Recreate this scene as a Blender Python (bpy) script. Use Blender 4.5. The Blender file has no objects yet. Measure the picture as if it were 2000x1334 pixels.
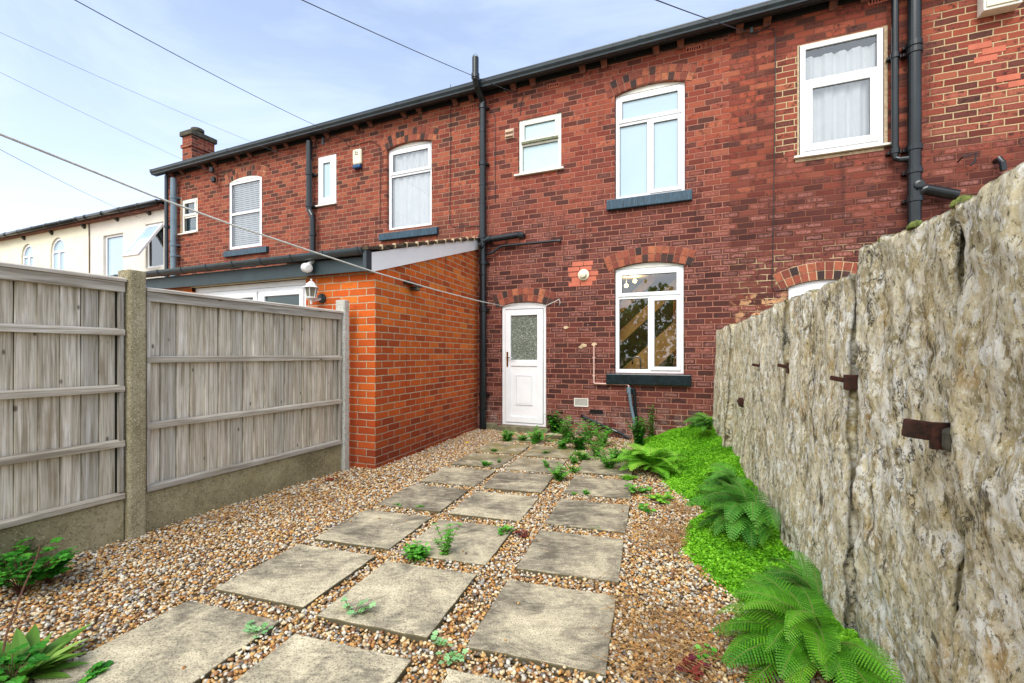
import bpy, math, random
import numpy as np
from mathutils import Vector, Matrix, noise
R = math.radians
random.seed(7); rng = np.random.default_rng(7)
sc = bpy.context.scene
COL = sc.collection
# ---------------------------------------------------------------- camera
cam = bpy.data.cameras.new('camera'); camo = bpy.data.objects.new('camera', cam); COL.objects.link(camo)
camo.location = (0, 0, 1.25); camo.rotation_euler = (R(90), 0, 0)
cam.sensor_width = 36; cam.lens = 16.0; cam.shift_y = 0.0125; cam.clip_start = .05; cam.clip_end = 600
sc.camera = camo
sc.render.resolution_x = 1024; sc.render.resolution_y = 683
# ---------------------------------------------------------------- world, sun, exposure
SUN_EL, SUN_AZ = 47, 202          # azimuth clockwise from +Y
W = bpy.data.worlds.new('World'); sc.world = W; W.use_nodes = True
nt = W.node_tree; nt.nodes.clear()
def wn(t, **k):
    n = nt.nodes.new(t)
    for a, b in k.items(): setattr(n, a, b)
    return n
out = wn('ShaderNodeOutputWorld'); bg = wn('ShaderNodeBackground'); bg.inputs['Strength'].default_value = .15
sky = wn('ShaderNodeTexSky', sky_type='NISHITA', sun_disc=False, sun_elevation=R(SUN_EL), sun_rotation=R(SUN_AZ), air_density=1.0, dust_density=1.2, ozone_density=1.0)
tc = wn('ShaderNodeTexCoord'); mp = wn('ShaderNodeMapping'); mp.inputs['Scale'].default_value = (1.2, 3.0, 4.5); mp.inputs['Rotation'].default_value = (.2, .35, .5)
nz = wn('ShaderNodeTexNoise'); nz.inputs['Scale'].default_value = 1.6; nz.inputs['Detail'].default_value = 7; nz.inputs['Roughness'].default_value = .6; nz.inputs['Distortion'].default_value = .6
rp = wn('ShaderNodeValToRGB'); rp.color_ramp.elements[0].position = .36; rp.color_ramp.elements[1].position = .72
rp.color_ramp.elements[0].color = (.34,)*3+(1,); rp.color_ramp.elements[1].color = (.62,)*3+(1,)
mx = wn('ShaderNodeMix', data_type='RGBA'); mx.inputs['B'].default_value = (4.7, 5.5, 7.3, 1)
sp = wn('ShaderNodeSeparateXYZ'); mr = wn('ShaderNodeMapRange'); mr.inputs['From Min'].default_value = 0; mr.inputs['From Max'].default_value = .55
mr.inputs['To Min'].default_value = .6; mr.inputs['To Max'].default_value = 0
ad = wn('ShaderNodeMath', operation='ADD', use_clamp=True)
L = nt.links.new
L(tc.outputs['Generated'], mp.inputs[0]); L(mp.outputs[0], nz.inputs['Vector']); L(nz.outputs['Fac'], rp.inputs[0])
L(tc.outputs['Generated'], sp.inputs[0]); L(sp.outputs['Z'], mr.inputs['Value']); L(rp.outputs[0], ad.inputs[0]); L(mr.outputs[0], ad.inputs[1])
L(ad.outputs[0], mx.inputs['Factor']); L(sky.outputs[0], mx.inputs['A']); m2 = wn('ShaderNodeMix', data_type='RGBA'); m2.inputs['B'].default_value = (8.1, 8.3, 8.5, 1)      # brighter white sky added behind and left of the viewer to light the walls
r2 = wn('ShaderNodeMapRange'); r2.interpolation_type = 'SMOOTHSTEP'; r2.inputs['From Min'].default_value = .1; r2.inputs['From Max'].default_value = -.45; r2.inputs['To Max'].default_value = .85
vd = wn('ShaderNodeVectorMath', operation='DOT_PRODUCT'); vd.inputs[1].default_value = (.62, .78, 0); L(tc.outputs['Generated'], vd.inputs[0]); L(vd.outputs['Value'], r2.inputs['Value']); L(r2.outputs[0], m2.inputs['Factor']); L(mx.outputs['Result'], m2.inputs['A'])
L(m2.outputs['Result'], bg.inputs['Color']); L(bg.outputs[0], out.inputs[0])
sl = bpy.data.lights.new('sun', 'SUN'); sl.energy = 2.0; sl.angle = R(34); sl.color = (1, .96, .90)
so = bpy.data.objects.new('sun', sl); COL.objects.link(so)
d = Vector((math.sin(R(SUN_AZ))*math.cos(R(SUN_EL)), math.cos(R(SUN_AZ))*math.cos(R(SUN_EL)), math.sin(R(SUN_EL))))
so.rotation_euler = d.to_track_quat('Z', 'Y').to_euler()
sc.view_settings.view_transform = 'Standard'; sc.view_settings.look = 'None'; sc.view_settings.exposure = .6; sc.view_settings.gamma = 1
sc.cycles.max_bounces = 6; sc.cycles.transparent_max_bounces = 12

# ---------------------------------------------------------------- frames (local axes of the terrace, the extension side wall, the stone wall)
F, HC, CX, CY = 889., 1.25, 1000., 692.
class Frame:
    def __init__(s, ox, oy, deg):
        a = R(deg); s.ox, s.oy, s.a, s.c, s.s = ox, oy, a, math.cos(a), math.sin(a)
        s.M = Matrix.Translation((ox, oy, 0)) @ Matrix.Rotation(a, 4, 'Z')
    def onY(s, px, py, y=0.):
        dx = (px-CX)/F; t = (y-s.ox*s.s+s.oy*s.c)/(-dx*s.s+s.c); return s.loc(t*dx, t, HC-(py-CY)/F*t)
    def onX(s, px, py, x=0.):
        dx = (px-CX)/F; t = (x+s.ox*s.c+s.oy*s.s)/(dx*s.c+s.s); return s.loc(t*dx, t, HC-(py-CY)/F*t)
    def loc(s, X, Y, Z): X -= s.ox; Y -= s.oy; return (X*s.c+Y*s.s, -X*s.s+Y*s.c, Z)
WF = Frame(0, 0, 0)
HF = Frame(-.575, 7.63, -22.7)       # terrace front: x along the wall, -y towards the yard
EF = Frame(-1.483, 4.937, -18.63)    # extension side wall: y along it, +x outwards
SF = Frame(.858, 0, -17.07)          # stone slab wall: y along it, -x towards the yard
def gnd(px, py, z=0.): t = (HC-z)*F/(py-CY); return ((px-CX)/F*t, t, z)
def atd(px, py, t): return ((px-CX)/F*t, t, HC-(py-CY)/F*t)

# ---------------------------------------------------------------- materials
def lin(c): return tuple((x/12.92 if x <= .04045 else ((x+.055)/1.055)**2.4) for x in c)
def hx(h, a=1.): return lin(tuple(int(h[i:i+2], 16)/255 for i in (0, 2, 4)))+(a,)
class NT:
    def __init__(s, name):
        s.m = bpy.data.materials.new(name); s.m.use_nodes = True; s.t = s.m.node_tree; s.t.nodes.clear()
        s.o = s.t.nodes.new('ShaderNodeOutputMaterial'); s.b = s.t.nodes.new('ShaderNodeBsdfPrincipled'); s.t.links.new(s.b.outputs[0], s.o.inputs[0])
    def n(s, t, ins=None, **k):
        q = s.t.nodes.new(t)
        for a, b in k.items(): setattr(q, a, b)
        for a, b in (ins or {}).items(): s.set(q.inputs[a], b)
        return q
    def set(s, sock, v):
        if hasattr(v, 'is_linked') or isinstance(v, bpy.types.NodeSocket): s.t.links.new(v, sock)
        else: sock.default_value = v
    def ma(s, op, a, b=0., c=None, clamp=False):
        q = s.n('ShaderNodeMath', operation=op, use_clamp=clamp); s.set(q.inputs[0], a); s.set(q.inputs[1], b)
        if c is not None: s.set(q.inputs[2], c)
        return q.outputs[0]
    def mix(s, f, a, b, bl='MIX'):
        q = s.n('ShaderNodeMix', data_type='RGBA', blend_type=bl); s.set(q.inputs[0], f); s.set(q.inputs[6], a); s.set(q.inputs[7], b); return q.outputs[2]
    def ramp(s, f, stops, interp='LINEAR'):
        q = s.n('ShaderNodeValToRGB'); cr = q.color_ramp; cr.interpolation = interp
        while len(cr.elements) < len(stops): cr.elements.new(.5)
        for e, (p, c) in zip(cr.elements, stops): e.position = p; e.color = c if not isinstance(c, (int, float)) else (c, c, c, 1)
        s.set(q.inputs[0], f); return q.outputs[0]
    def noise(s, v, scale=5., detail=4., rough=.55, dist=0.):
        q = s.n('ShaderNodeTexNoise', {'Scale': scale, 'Detail': detail, 'Roughness': rough, 'Distortion': dist}); s.set(q.inputs['Vector'], v); return q.outputs['Fac']
    def vmap(s, v, scale=(1, 1, 1), loc=(0, 0, 0), rot=(0, 0, 0)):
        q = s.n('ShaderNodeMapping', {'Scale': scale, 'Location': loc, 'Rotation': rot}); s.set(q.inputs[0], v); return q.outputs[0]
    def attr(s, name='rnd'): return s.n('ShaderNodeAttribute', attribute_name=name).outputs['Fac']
    def sm(s, v, a, b):
        q = s.n('ShaderNodeMapRange', {'From Min': a, 'From Max': b}, interpolation_type='SMOOTHSTEP'); s.set(q.inputs['Value'], v); return q.outputs[0]
    def bump(s, h, dist=.01, st=1.):
        q = s.n('ShaderNodeBump', {'Strength': st, 'Distance': dist}); s.set(q.inputs['Height'], h); s.t.links.new(q.outputs[0], s.b.inputs['Normal'])
    def base(s, c): s.set(s.b.inputs['Base Color'], c)
    def rough(s, r): s.set(s.b.inputs['Roughness'], r)
    def uv(s): return s.n('ShaderNodeUVMap').outputs[0]
    def geo(s): return s.n('ShaderNodeNewGeometry').outputs['Position']

def plain(name, c1, c2=None, scale=6., rough=.5, bump=0., metal=0., stretch=(1, 1, 1), spec=.5):
    g = NT(name); p = g.vmap(g.geo(), stretch)
    f = g.ramp(g.noise(p, scale, 5, .6), [(.3, hx(c1)), (.7, hx(c2 or c1))]); g.base(f); g.rough(rough)
    g.b.inputs['Metallic'].default_value = metal; g.b.inputs['Specular IOR Level'].default_value = spec
    if bump: g.bump(g.noise(p, scale*8, 5, .6), bump, .8)
    return g.m

def brick_mat(name, bl, bh, mort, up, low, mcol, zsplit=(2.6, 4.6), rub=.5, soot=.5, dirt=0., jit=.25, repoint=False):
    """running bond laid in metres on the UV map; each brick gets its own colour"""
    g = NT(name); uv = g.uv()
    wob = g.n('ShaderNodeTexNoise', {'Vector': uv, 'Scale': 9., 'Detail': 3.})
    wv = g.n('ShaderNodeVectorMath', {0: wob.outputs['Color'], 1: (.5, .5, .5)}, operation='SUBTRACT')
    wv = g.n('ShaderNodeVectorMath', {0: wv.outputs[0], 'Scale': .012}, operation='SCALE')
    v = g.n('ShaderNodeVectorMath', {0: uv, 1: wv.outputs[0]}, operation='ADD').outputs[0]
    s = g.n('ShaderNodeSeparateXYZ', {0: v}); x, y = s.outputs[0], s.outputs[1]
    yr = g.ma('DIVIDE', y, bh); row = g.ma('FLOOR', yr); fy = g.ma('FRACT', yr)
    par = g.ma('MULTIPLY', g.ma('PINGPONG', row, 1.), .5)
    rj = g.n('ShaderNodeTexWhiteNoise', {'W': row}, noise_dimensions='1D').outputs[0]
    xr = g.ma('ADD', g.ma('ADD', g.ma('DIVIDE', x, bl), par), g.ma('MULTIPLY', rj, jit))
    col = g.ma('FLOOR', xr); fx = g.ma('FRACT', xr)
    dx = g.ma('MULTIPLY', g.ma('PINGPONG', fx, .5), bl); dy = g.ma('MULTIPLY', g.ma('PINGPONG', fy, .5), bh)
    dd = g.ma('MINIMUM', dx, dy)
    rag = g.ma('MULTIPLY', g.ma('SUBTRACT', g.noise(uv, 60, 3), .5), .006)
    face = g.sm(g.ma('ADD', dd, rag), mort*.35, mort*.75)
    idv = g.n('ShaderNodeCombineXYZ', {0: col, 1: row}).outputs[0]
    wn_ = g.n('ShaderNodeTexWhiteNoise', {'Vector': idv}, noise_dimensions='2D'); rnd = wn_.outputs[0]
    sc2 = g.n('ShaderNodeSeparateColor', {0: wn_.outputs['Color']}); r2 = sc2.outputs[1]; r3 = sc2.outputs[2]
    n = len(up)
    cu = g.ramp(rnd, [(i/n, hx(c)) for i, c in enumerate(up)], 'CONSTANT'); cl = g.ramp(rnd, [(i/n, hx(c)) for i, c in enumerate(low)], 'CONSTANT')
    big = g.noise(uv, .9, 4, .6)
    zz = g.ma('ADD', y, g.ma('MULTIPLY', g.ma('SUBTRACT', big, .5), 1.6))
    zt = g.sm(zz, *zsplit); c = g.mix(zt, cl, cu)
    c = g.mix(1., c, g.ramp(r2, [(0, .74), (1, 1.0)]), 'MULTIPLY')
    if not repoint and soot < .3: c = g.mix(1., c, (1.15, 1.15, 1.15, 1), 'MULTIPLY')
    # worn pale faces in the middle of the brick
    cen = g.ma('MULTIPLY', g.sm(dy, bh*.10, bh*.42), g.sm(dx, bl*.03, bl*.2))
    rubf = g.ma('MULTIPLY', g.ma('MULTIPLY', cen, g.sm(r3, .35, .9)), g.sm(g.noise(uv, 40, 4, .75), .3, .7))
    rubf = g.ma('MULTIPLY', rubf, g.ma('MULTIPLY', g.ma('SUBTRACT', 1.15, zt), rub))
    c = g.mix(g.ma('MULTIPLY', rubf, .85), c, hx('C08478'))
    # sooty faces and stains
    st = g.ma('MULTIPLY', g.sm(g.noise(uv, 16, 6, .75), .46, .66), soot)
    c = g.mix(g.ma('MULTIPLY', st, g.sm(r2, .2, .8)), c, hx('2E211F'))
    c = g.mix(g.ma('MULTIPLY', g.sm(g.noise(uv, 1.3, 4, .65), .55, .75), soot*.45), c, hx('33221E'))
    c = g.mix(1., c, g.ramp(g.noise(uv, 130, 2, .6), [(.25, .82), (.75, 1.15)]), 'MULTIPLY')
    mc = g.mix(g.noise(uv, 18, 4), hx(mcol[0]), hx(mcol[1]))
    if repoint:   # fresh pale pointing beside the neighbour's windows, flaking paint low down
        s2 = g.n('ShaderNodeSeparateXYZ', {0: uv}); U, V = s2.outputs[0], s2.outputs[1]
        def bx(a, b, lo, hi, soft=.08): return g.ma('MULTIPLY', g.ma('MULTIPLY', g.sm(U, a-soft, a+soft), g.ma('SUBTRACT', 1., g.sm(U, b-soft, b+soft))), g.ma('MULTIPLY', g.sm(V, lo-soft, lo+soft), g.ma('SUBTRACT', 1., g.sm(V, hi-soft, hi+soft))))
        m1 = g.ma('MAXIMUM', bx(4.35, 4.62, 3.85, 5.1, .02), bx(5.95, 7.5, 3.7, 5.3, .1))
        m2 = g.ma('MULTIPLY', bx(3.95, 5.4, 1.6, 2.6, .25), g.sm(g.noise(uv, 6, 4), .42, .6))
        mc = g.mix(g.ma('MAXIMUM', m1, m2, clamp=True), mc, hx('BFA882'))
        fl = g.ma('MULTIPLY', bx(3.9, 4.5, 1.45, 2.05, .2), g.sm(g.noise(uv, 8, 5, .6), .52, .58))
        c = g.mix(fl, c, hx('C99B70'))
    c = g.mix(face, mc, c)
    if dirt: c = g.mix(g.ma('MULTIPLY', g.ma('SUBTRACT', 1., g.sm(y, 0., .9)), dirt), c, hx('6E2F1E'))
    salt = g.ma('MULTIPLY', g.ma('SUBTRACT', 1., g.sm(y, .12, .6)), g.sm(g.noise(uv, 7, 5, .7), .42, .62)); c = g.mix(g.ma('MULTIPLY', salt, g.ma('MULTIPLY_ADD', face, -.35, .6 if soot > .3 else .36)), c, hx('C8B8AC'))
    run = g.ma('MULTIPLY', g.sm(g.noise(g.vmap(uv, (7, .5, 1)), 1., 4, .6), .56, .72), .4); c = g.mix(run, c, hx('2C201E'))
    g.base(c); g.rough(.88); g.b.inputs['Specular IOR Level'].default_value = .25
    h = g.ma('ADD', g.ma('MULTIPLY', face, .75), g.ma('ADD', g.ma('MULTIPLY', g.noise(uv, 45, 5, .65), .35), g.ma('MULTIPLY', r3, .12)))
    g.bump(h, .009, .9); return g.m

M = {}
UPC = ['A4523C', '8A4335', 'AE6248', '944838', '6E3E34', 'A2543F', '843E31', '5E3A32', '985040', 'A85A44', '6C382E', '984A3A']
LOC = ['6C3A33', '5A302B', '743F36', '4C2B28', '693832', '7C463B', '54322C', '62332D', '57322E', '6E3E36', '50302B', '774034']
OLD = (.2135, .0793, .011)
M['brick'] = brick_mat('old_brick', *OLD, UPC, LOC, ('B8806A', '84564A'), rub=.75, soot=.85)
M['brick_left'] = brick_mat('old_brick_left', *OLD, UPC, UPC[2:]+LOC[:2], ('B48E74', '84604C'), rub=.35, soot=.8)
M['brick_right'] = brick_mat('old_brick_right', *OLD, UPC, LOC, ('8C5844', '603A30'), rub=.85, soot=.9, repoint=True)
M['brick_new'] = brick_mat('orange_brick', .2407, .0802, .011, ['CE6020', 'D86E26', 'C45820', 'DC782C', 'B25022', 'D26624', 'C85C22', 'D46820'], ['BA4E20', 'C45822', 'B44A20', 'CC5E24', 'A04220', 'BE5220', 'B04A22', 'C85A24'],
                            ('D8C4A4', '9C8468'), zsplit=(.6, 2.2), rub=0., soot=.18, dirt=.5, jit=0.)
def arch_mat():
    g = NT('arch_brick'); r = g.attr()
    c = g.ramp(r, [(0, hx('7E4032')), (.2, hx('A25A40')), (.4, hx('4A302B')), (.55, hx('8E4836')), (.7, hx('B06A4A')), (.82, hx('3A2A28')), (.92, hx('96503C'))], 'CONSTANT')
    p = g.geo(); c = g.mix(g.ma('MULTIPLY', g.sm(g.noise(p, 20, 5, .7), .45, .7), .45), c, hx('30221F'))
    c = g.mix(1., c, g.ramp(g.noise(p, 120, 2), [(.25, .8), (.75, 1.15)]), 'MULTIPLY')
    g.base(c); g.rough(.9); g.bump(g.noise(p, 60, 5, .65), .006, .8); return g.m
M['arch'] = arch_mat()
M['mortar'] = plain('arch_mortar', 'A87A60', '7C5444', 20, .95, .004)
M['mortar_pale'] = plain('pale_mortar', 'D8C4A0', 'B49A78', 20, .95, .004)
M['upvc'] = plain('white_upvc', 'F2F4F6', 'E6E9EC', 3, .28)
M['upvc_old'] = plain('aged_upvc', 'F0EFE8', 'D8D6C8', 7, .4)
M['seal'] = plain('dirty_seal', '8A8F72', '4E5440', 30, .8)
M['putty'] = plain('old_putty', 'CDBB9C', '9C8463', 25, .9, .004)
M['beige'] = plain('beige_plastic', 'CDB49E', 'B89C86', 10, .5)
M['cream_box'] = plain('cream_plastic', 'EDE8CE', 'E2DCBE', 10, .4)
M['blue_lens'] = plain('blue_lens', '14507E', '0E3F68', 10, .15)
M['black_pipe'] = plain('black_pipe', '0C1215', '1A2429', 9, .25, 0, 0, (1, 1, .4))
M['grey_pipe'] = plain('grey_pipe', '6E8491', '5C717E', 5, .4)
M['dark_gutter'] = plain('dark_gutter', '36444B', '262F34', 4, .33)
M['soffit'] = plain('soffit_board', '15191B', '1E2427', 6, .6)
M['fascia'] = plain('dark_fascia', '33474C', '26363B', 4, .5)
M['slate'] = plain('roof_slate', '4A4C50', '38393C', 4, .7, .01)
M['tile'] = plain('concrete_tile', '5B4C3A', '3C3326', 12, .95, .02)
def sillm():
    g = NT('painted_stone_sill'); p = g.vmap(g.geo(), (6, 6, .6)); f = g.noise(p, 12, 5, .65)
    c = g.ramp(f, [(.3, hx('122530')), (.5, hx('1E3C4C')), (.66, hx('3A6076')), (.8, hx('6E93A2'))]); g.base(c); g.rough(.32); g.bump(f, .003, .5); return g.m
M['sill'] = sillm()
M['sill_dark'] = plain('glossy_black_sill', '0D171B', '1C2B31', 12, .22)
M['white_barge'] = plain('white_bargeboard', 'FFFFFF', 'F6F8FA', 4, .35)
M['corbel'] = plain('corbel_brick', '8A5444', '4A322C', 9, .9, .006)
M['cream_render'] = plain('cream_render', 'EEEAD2', 'E4DFC4', 3, .9, .004)
M['offwhite_render'] = plain('offwhite_render', 'E4DFD4', 'D8D2C6', 3, .9, .004)
M['chim'] = plain('sooty_stone', '5A5648', '3A382E', 12, .95, .01)
M['concrete_step'] = plain('concrete_step', '8A8666', '5E5A48', 10, .9, .008)
M['copper'] = plain('pinkish_waste_pipe', 'D8B4A8', 'C49C90', 10, .4)
M['brass'] = plain('brass', 'B8863A', '8A6024', 20, .3, 0, 1.)
M['chrome'] = plain('chrome', 'C8CCD0', 'B0B4B8', 20, .12, 0, 1.)
M['lampwhite'] = plain('white_lamp_enamel', 'EEF0EE', 'D2D6D4', 14, .35)
M['wire_black'] = plain('black_wire', '1C1E20', '2A2C2E', 5, .5)
M['rope'] = plain('line_rope', 'DCDCD6', 'BFBFB6', 30, .8)
M['rope_dark'] = plain('line_dark', '24282A', '3A3E40', 30, .6)
M['rust'] = plain('rusty_iron', '5A3020', '20140F', 45, .95, .01)
M['room'] = plain('room_paint', '4C4630', '33301F', 2, .8)
M['board'] = plain('pine_board', 'E8B468', 'CC9448', 8, .5, 0, 0, (1, 1, .3))
M['counter'] = plain('dark_counter', '2A2620', '1C1A16', 8, .3)
M['solar'] = plain('solar_panel', '141C30', '26344E', 40, .1)
M['blackplastic'] = plain('black_plastic', '1A1C1E', '282A2C', 10, .35)
M['hole'] = plain('dark_recess', '120E0C', '1C1613', 10, .95)
M['pink_brick'] = plain('new_pink_brick', 'C97258', 'B86650', 9, .9, .006)
M['curtain'] = plain('sheer_curtain', 'FCFDFD', 'F2F5F6', 5, .9)
M['blind'] = plain('blind_slats', 'F4F6F8', 'E8EBEE', 5, .5)
M['curtain_teal'] = plain('teal_curtain', '4E7E80', '3C6668', 12, .9)
def pane(name, c1, c2, rough=.06, sc_=1.5):
    g = NT(name); c = g.mix(g.noise(g.geo(), sc_, 3), hx(c1), hx(c2)); g.base(c); g.rough(rough); g.b.inputs['Specular IOR Level'].default_value = .7
    g.bump(g.noise(g.geo(), 1.2, 2), .01, .15); return g.m
M['pane_blue'] = pane('painted_sky_pane', 'B6CCD6', 'A8C0CC', .05)  # opaque pane with the pale sky reflection put into its colour
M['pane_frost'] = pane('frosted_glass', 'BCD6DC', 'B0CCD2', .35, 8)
M['pane_dark'] = pane('dark_room_glass', '3C5654', '1E2E2C', .03)
M['pane_sky'] = pane('cream_house_glass', 'B8D2E4', 'A4BED2', .05)
M['lampglass'] = pane('lantern_glass', '8C8A78', '5E5C50', .1, 30)
def glass():
    g = NT('window_glass'); g.t.nodes.remove(g.b)
    tr = g.n('ShaderNodeBsdfTransparent', {'Color': (.97, .98, .98, 1)}); gl = g.n('ShaderNodeBsdfGlossy', {'Roughness': .02, 'Color': (.9, .95, 1, 1)})
    fr = g.n('ShaderNodeFresnel', {'IOR': 1.5}); f = g.ma('MULTIPLY_ADD', fr.outputs[0], 1.6, .09, clamp=True)
    mxs = g.n('ShaderNodeMixShader', {0: f, 1: tr.outputs[0], 2: gl.outputs[0]}); g.t.links.new(mxs.outputs[0], g.o.inputs[0]); return g.m
M['glass'] = glass()
def leafglass():
    g = NT('leaf_pattern_glass'); uv = g.uv()
    q = g.n('ShaderNodeTexNoise', {'Vector': uv, 'Scale': 18., 'Detail': 1.}); v = g.n('ShaderNodeVectorMath', {0: q.outputs['Color'], 'Scale': .16}, operation='SCALE')
    v2 = g.n('ShaderNodeVectorMath', {0: uv, 1: v.outputs[0]}, operation='ADD').outputs[0]
    vo = g.n('ShaderNodeTexVoronoi', {'Vector': v2, 'Scale': 22.}, feature='DISTANCE_TO_EDGE'); e = g.ma('SUBTRACT', 1., g.sm(vo.outputs[0], .02, .16))
    base = g.mix(g.noise(uv, 5, 4), hx('4A5048'), hx('7C8476')); c = g.mix(g.ma('MULTIPLY', e, g.sm(g.noise(uv, 25, 2), .4, .7)), base, hx('98A298'))
    g.base(c); g.rough(.12); g.bump(e, .006, .6); return g.m
M['leafglass'] = leafglass()
def emis(name, c, s):
    g = NT(name); g.base(c); g.b.inputs['Emission Color'].default_value = c; g.b.inputs['Emission Strength'].default_value = s; return g.m
M['bulb'] = emis('lit_bulb', (1, .62, .22, 1), 5)

def wood_mat(name, cs, dark):
    g = NT(name); uv = g.uv(); r = g.attr()
    off = g.n('ShaderNodeCombineXYZ', {0: g.ma('MULTIPLY', r, 31.), 1: g.ma('MULTIPLY', r, 17.)}).outputs[0]
    v = g.n('ShaderNodeVectorMath', {0: uv, 1: off}, operation='ADD').outputs[0]
    ring = g.noise(g.vmap(v, (26, 1.1, 1)), 1.6, 5, .6, .8); fine = g.noise(g.vmap(v, (140, 3, 1)), 1., 3, .6)
    kn = g.n('ShaderNodeTexVoronoi', {'Vector': g.vmap(v, (9, 4.5, 1)), 'Scale': 1.}).outputs['Distance']
    knot = g.ma('SUBTRACT', 1., g.sm(kn, .04, .11))
    c = g.ramp(ring, [(.34, hx(cs[0])), (.46, hx(cs[1])), (.56, hx(cs[2])), (.68, hx(cs[3]))])
    c = g.mix(1., c, g.ramp(r, [(0, (.8, .82, .85, 1)), (.5, (1, .97, .92, 1)), (1, (1.12, 1.12, 1.14, 1))]), 'MULTIPLY')
    c = g.mix(g.ma('MULTIPLY', g.sm(fine, .5, .68), .5), c, hx(dark)); c = g.mix(g.ma('MULTIPLY', knot, .8), c, hx('4A3A2C'))
    c = g.mix(g.ma('MULTIPLY', g.sm(g.noise(g.vmap(v, (7, 3, 1)), 1.3, 4, .6), .5, .75), .35), c, hx('A08868'))
    g.base(c); g.rough(.9); g.bump(g.ma('ADD', fine, g.ma('MULTIPLY', ring, .8)), .004, .8); return g.m
M['wood'] = wood_mat('weathered_fence_wood', ('A49A86', 'C8C0AE', 'DCD5C6', 'EEEAE0'), '756A58')
M['rail'] = wood_mat('fence_rail_wood', ('948B7C', 'B2AA9C', 'C4BEB0', 'D6D1C6'), '786E5E')

def conc(name, cs, spk='E0D8C0', amt=.62, sc_=1., bump=.01):
    g = NT(name); p = g.geo(); n1 = g.noise(p, 2.2*sc_, 5, .65, .3); n2 = g.noise(p, 26*sc_, 4, .6)
    c = g.ramp(n1, [(.3, hx(cs[0])), (.5, hx(cs[1])), (.7, hx(cs[2]))])
    c = g.mix(g.ma('MULTIPLY', g.sm(n2, .45, .7), .5), c, hx(cs[0]))
    vo = g.n('ShaderNodeTexVoronoi', {'Vector': p, 'Scale': 110.*sc_}); rr = g.n('ShaderNodeSeparateColor', {0: vo.outputs['Color']}).outputs[0]
    c = g.mix(g.ma('MULTIPLY', g.sm(rr, amt, amt+.1), g.ma('SUBTRACT', 1., g.sm(vo.outputs['Distance'], .3, .5))), c, hx(spk))
    c = g.mix(g.ma('MULTIPLY', g.ma('SUBTRACT', 1., g.sm(rr, .06, .12)), .4), c, hx('3A3426'))
    g.base(c); g.rough(.93); g.bump(g.ma('ADD', g.noise(p, 90*sc_, 4, .7), g.ma('MULTIPLY', vo.outputs['Distance'], .4)), bump, .8); return g.m
M['gravel_board'] = conc('mossy_concrete', ('7C7456', 'A49A76', 'BEB492'), 'C8C0A0', .8)
M['post'] = conc('aggregate_concrete', ('8C8262', 'AEA482', 'C8BEA0'), 'DDD6BE', .72, 1.2, .014)
M['post_pale'] = conc('pale_concrete', ('A8A89C', 'C2C2B8', 'D2D2CA'), 'E4E4DC', .9)
def slab_mat():
    g = NT('weathered_paving'); p = g.geo(); r = g.attr()
    off = g.n('ShaderNodeCombineXYZ', {0: g.ma('MULTIPLY', r, 13.), 1: g.ma('MULTIPLY', r, 7.)}).outputs[0]
    v = g.n('ShaderNodeVectorMath', {0: p, 1: off}, operation='ADD').outputs[0]
    wear = g.noise(v, 3.2, 7, .68, .6); riv = g.noise(g.vmap(v, (1, 2.6, 1), rot=(0, 0, .5)), 8, 6, .7, 1.2)
    f = g.ma('ADD', g.ma('MULTIPLY', wear, .62), g.ma('MULTIPLY', riv, .38)); f = g.ma('ADD', f, g.ma('MULTIPLY', g.ma('SUBTRACT', r, .5), .13))
    c = g.ramp(f, [(.33, hx('E2D5B4')), (.43, hx('C9BD9E')), (.5, hx('A69C84')), (.58, hx('786F5E')), (.7, hx('4E493E'))])
    sp_ = g.noise(v, 140, 4, .75); c = g.mix(g.ma('MULTIPLY', g.sm(sp_, .51, .6), .7), c, hx('4A4336')); c = g.mix(g.ma('MULTIPLY', g.sm(sp_, .64, .42), .0), c, hx('F2E4C0'))
    s = g.n('ShaderNodeSeparateXYZ', {0: p}); moss = g.ma('MULTIPLY', g.sm(s.outputs[1], 4.6, 6.2), g.sm(g.noise(v, 4, 4), .38, .6)); c = g.mix(g.ma('MULTIPLY', moss, .7), c, hx('857A38'))
    edge = g.noise(g.vmap(v, (1, 1, 1), (5, 2, 0)), 1.7, 6, .7); c = g.mix(g.ma('MULTIPLY', g.sm(edge, .55, .7), .5), c, hx('4E4A3E'))
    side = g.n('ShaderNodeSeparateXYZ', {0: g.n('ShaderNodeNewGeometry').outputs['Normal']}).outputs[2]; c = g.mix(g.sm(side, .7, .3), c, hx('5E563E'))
    g.base(c); g.rough(.93); g.bump(g.ma('ADD', riv, g.ma('MULTIPLY', g.noise(v, 140, 4, .7), .4)), .007, .6); return g.m
M['slab'] = slab_mat()
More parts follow.
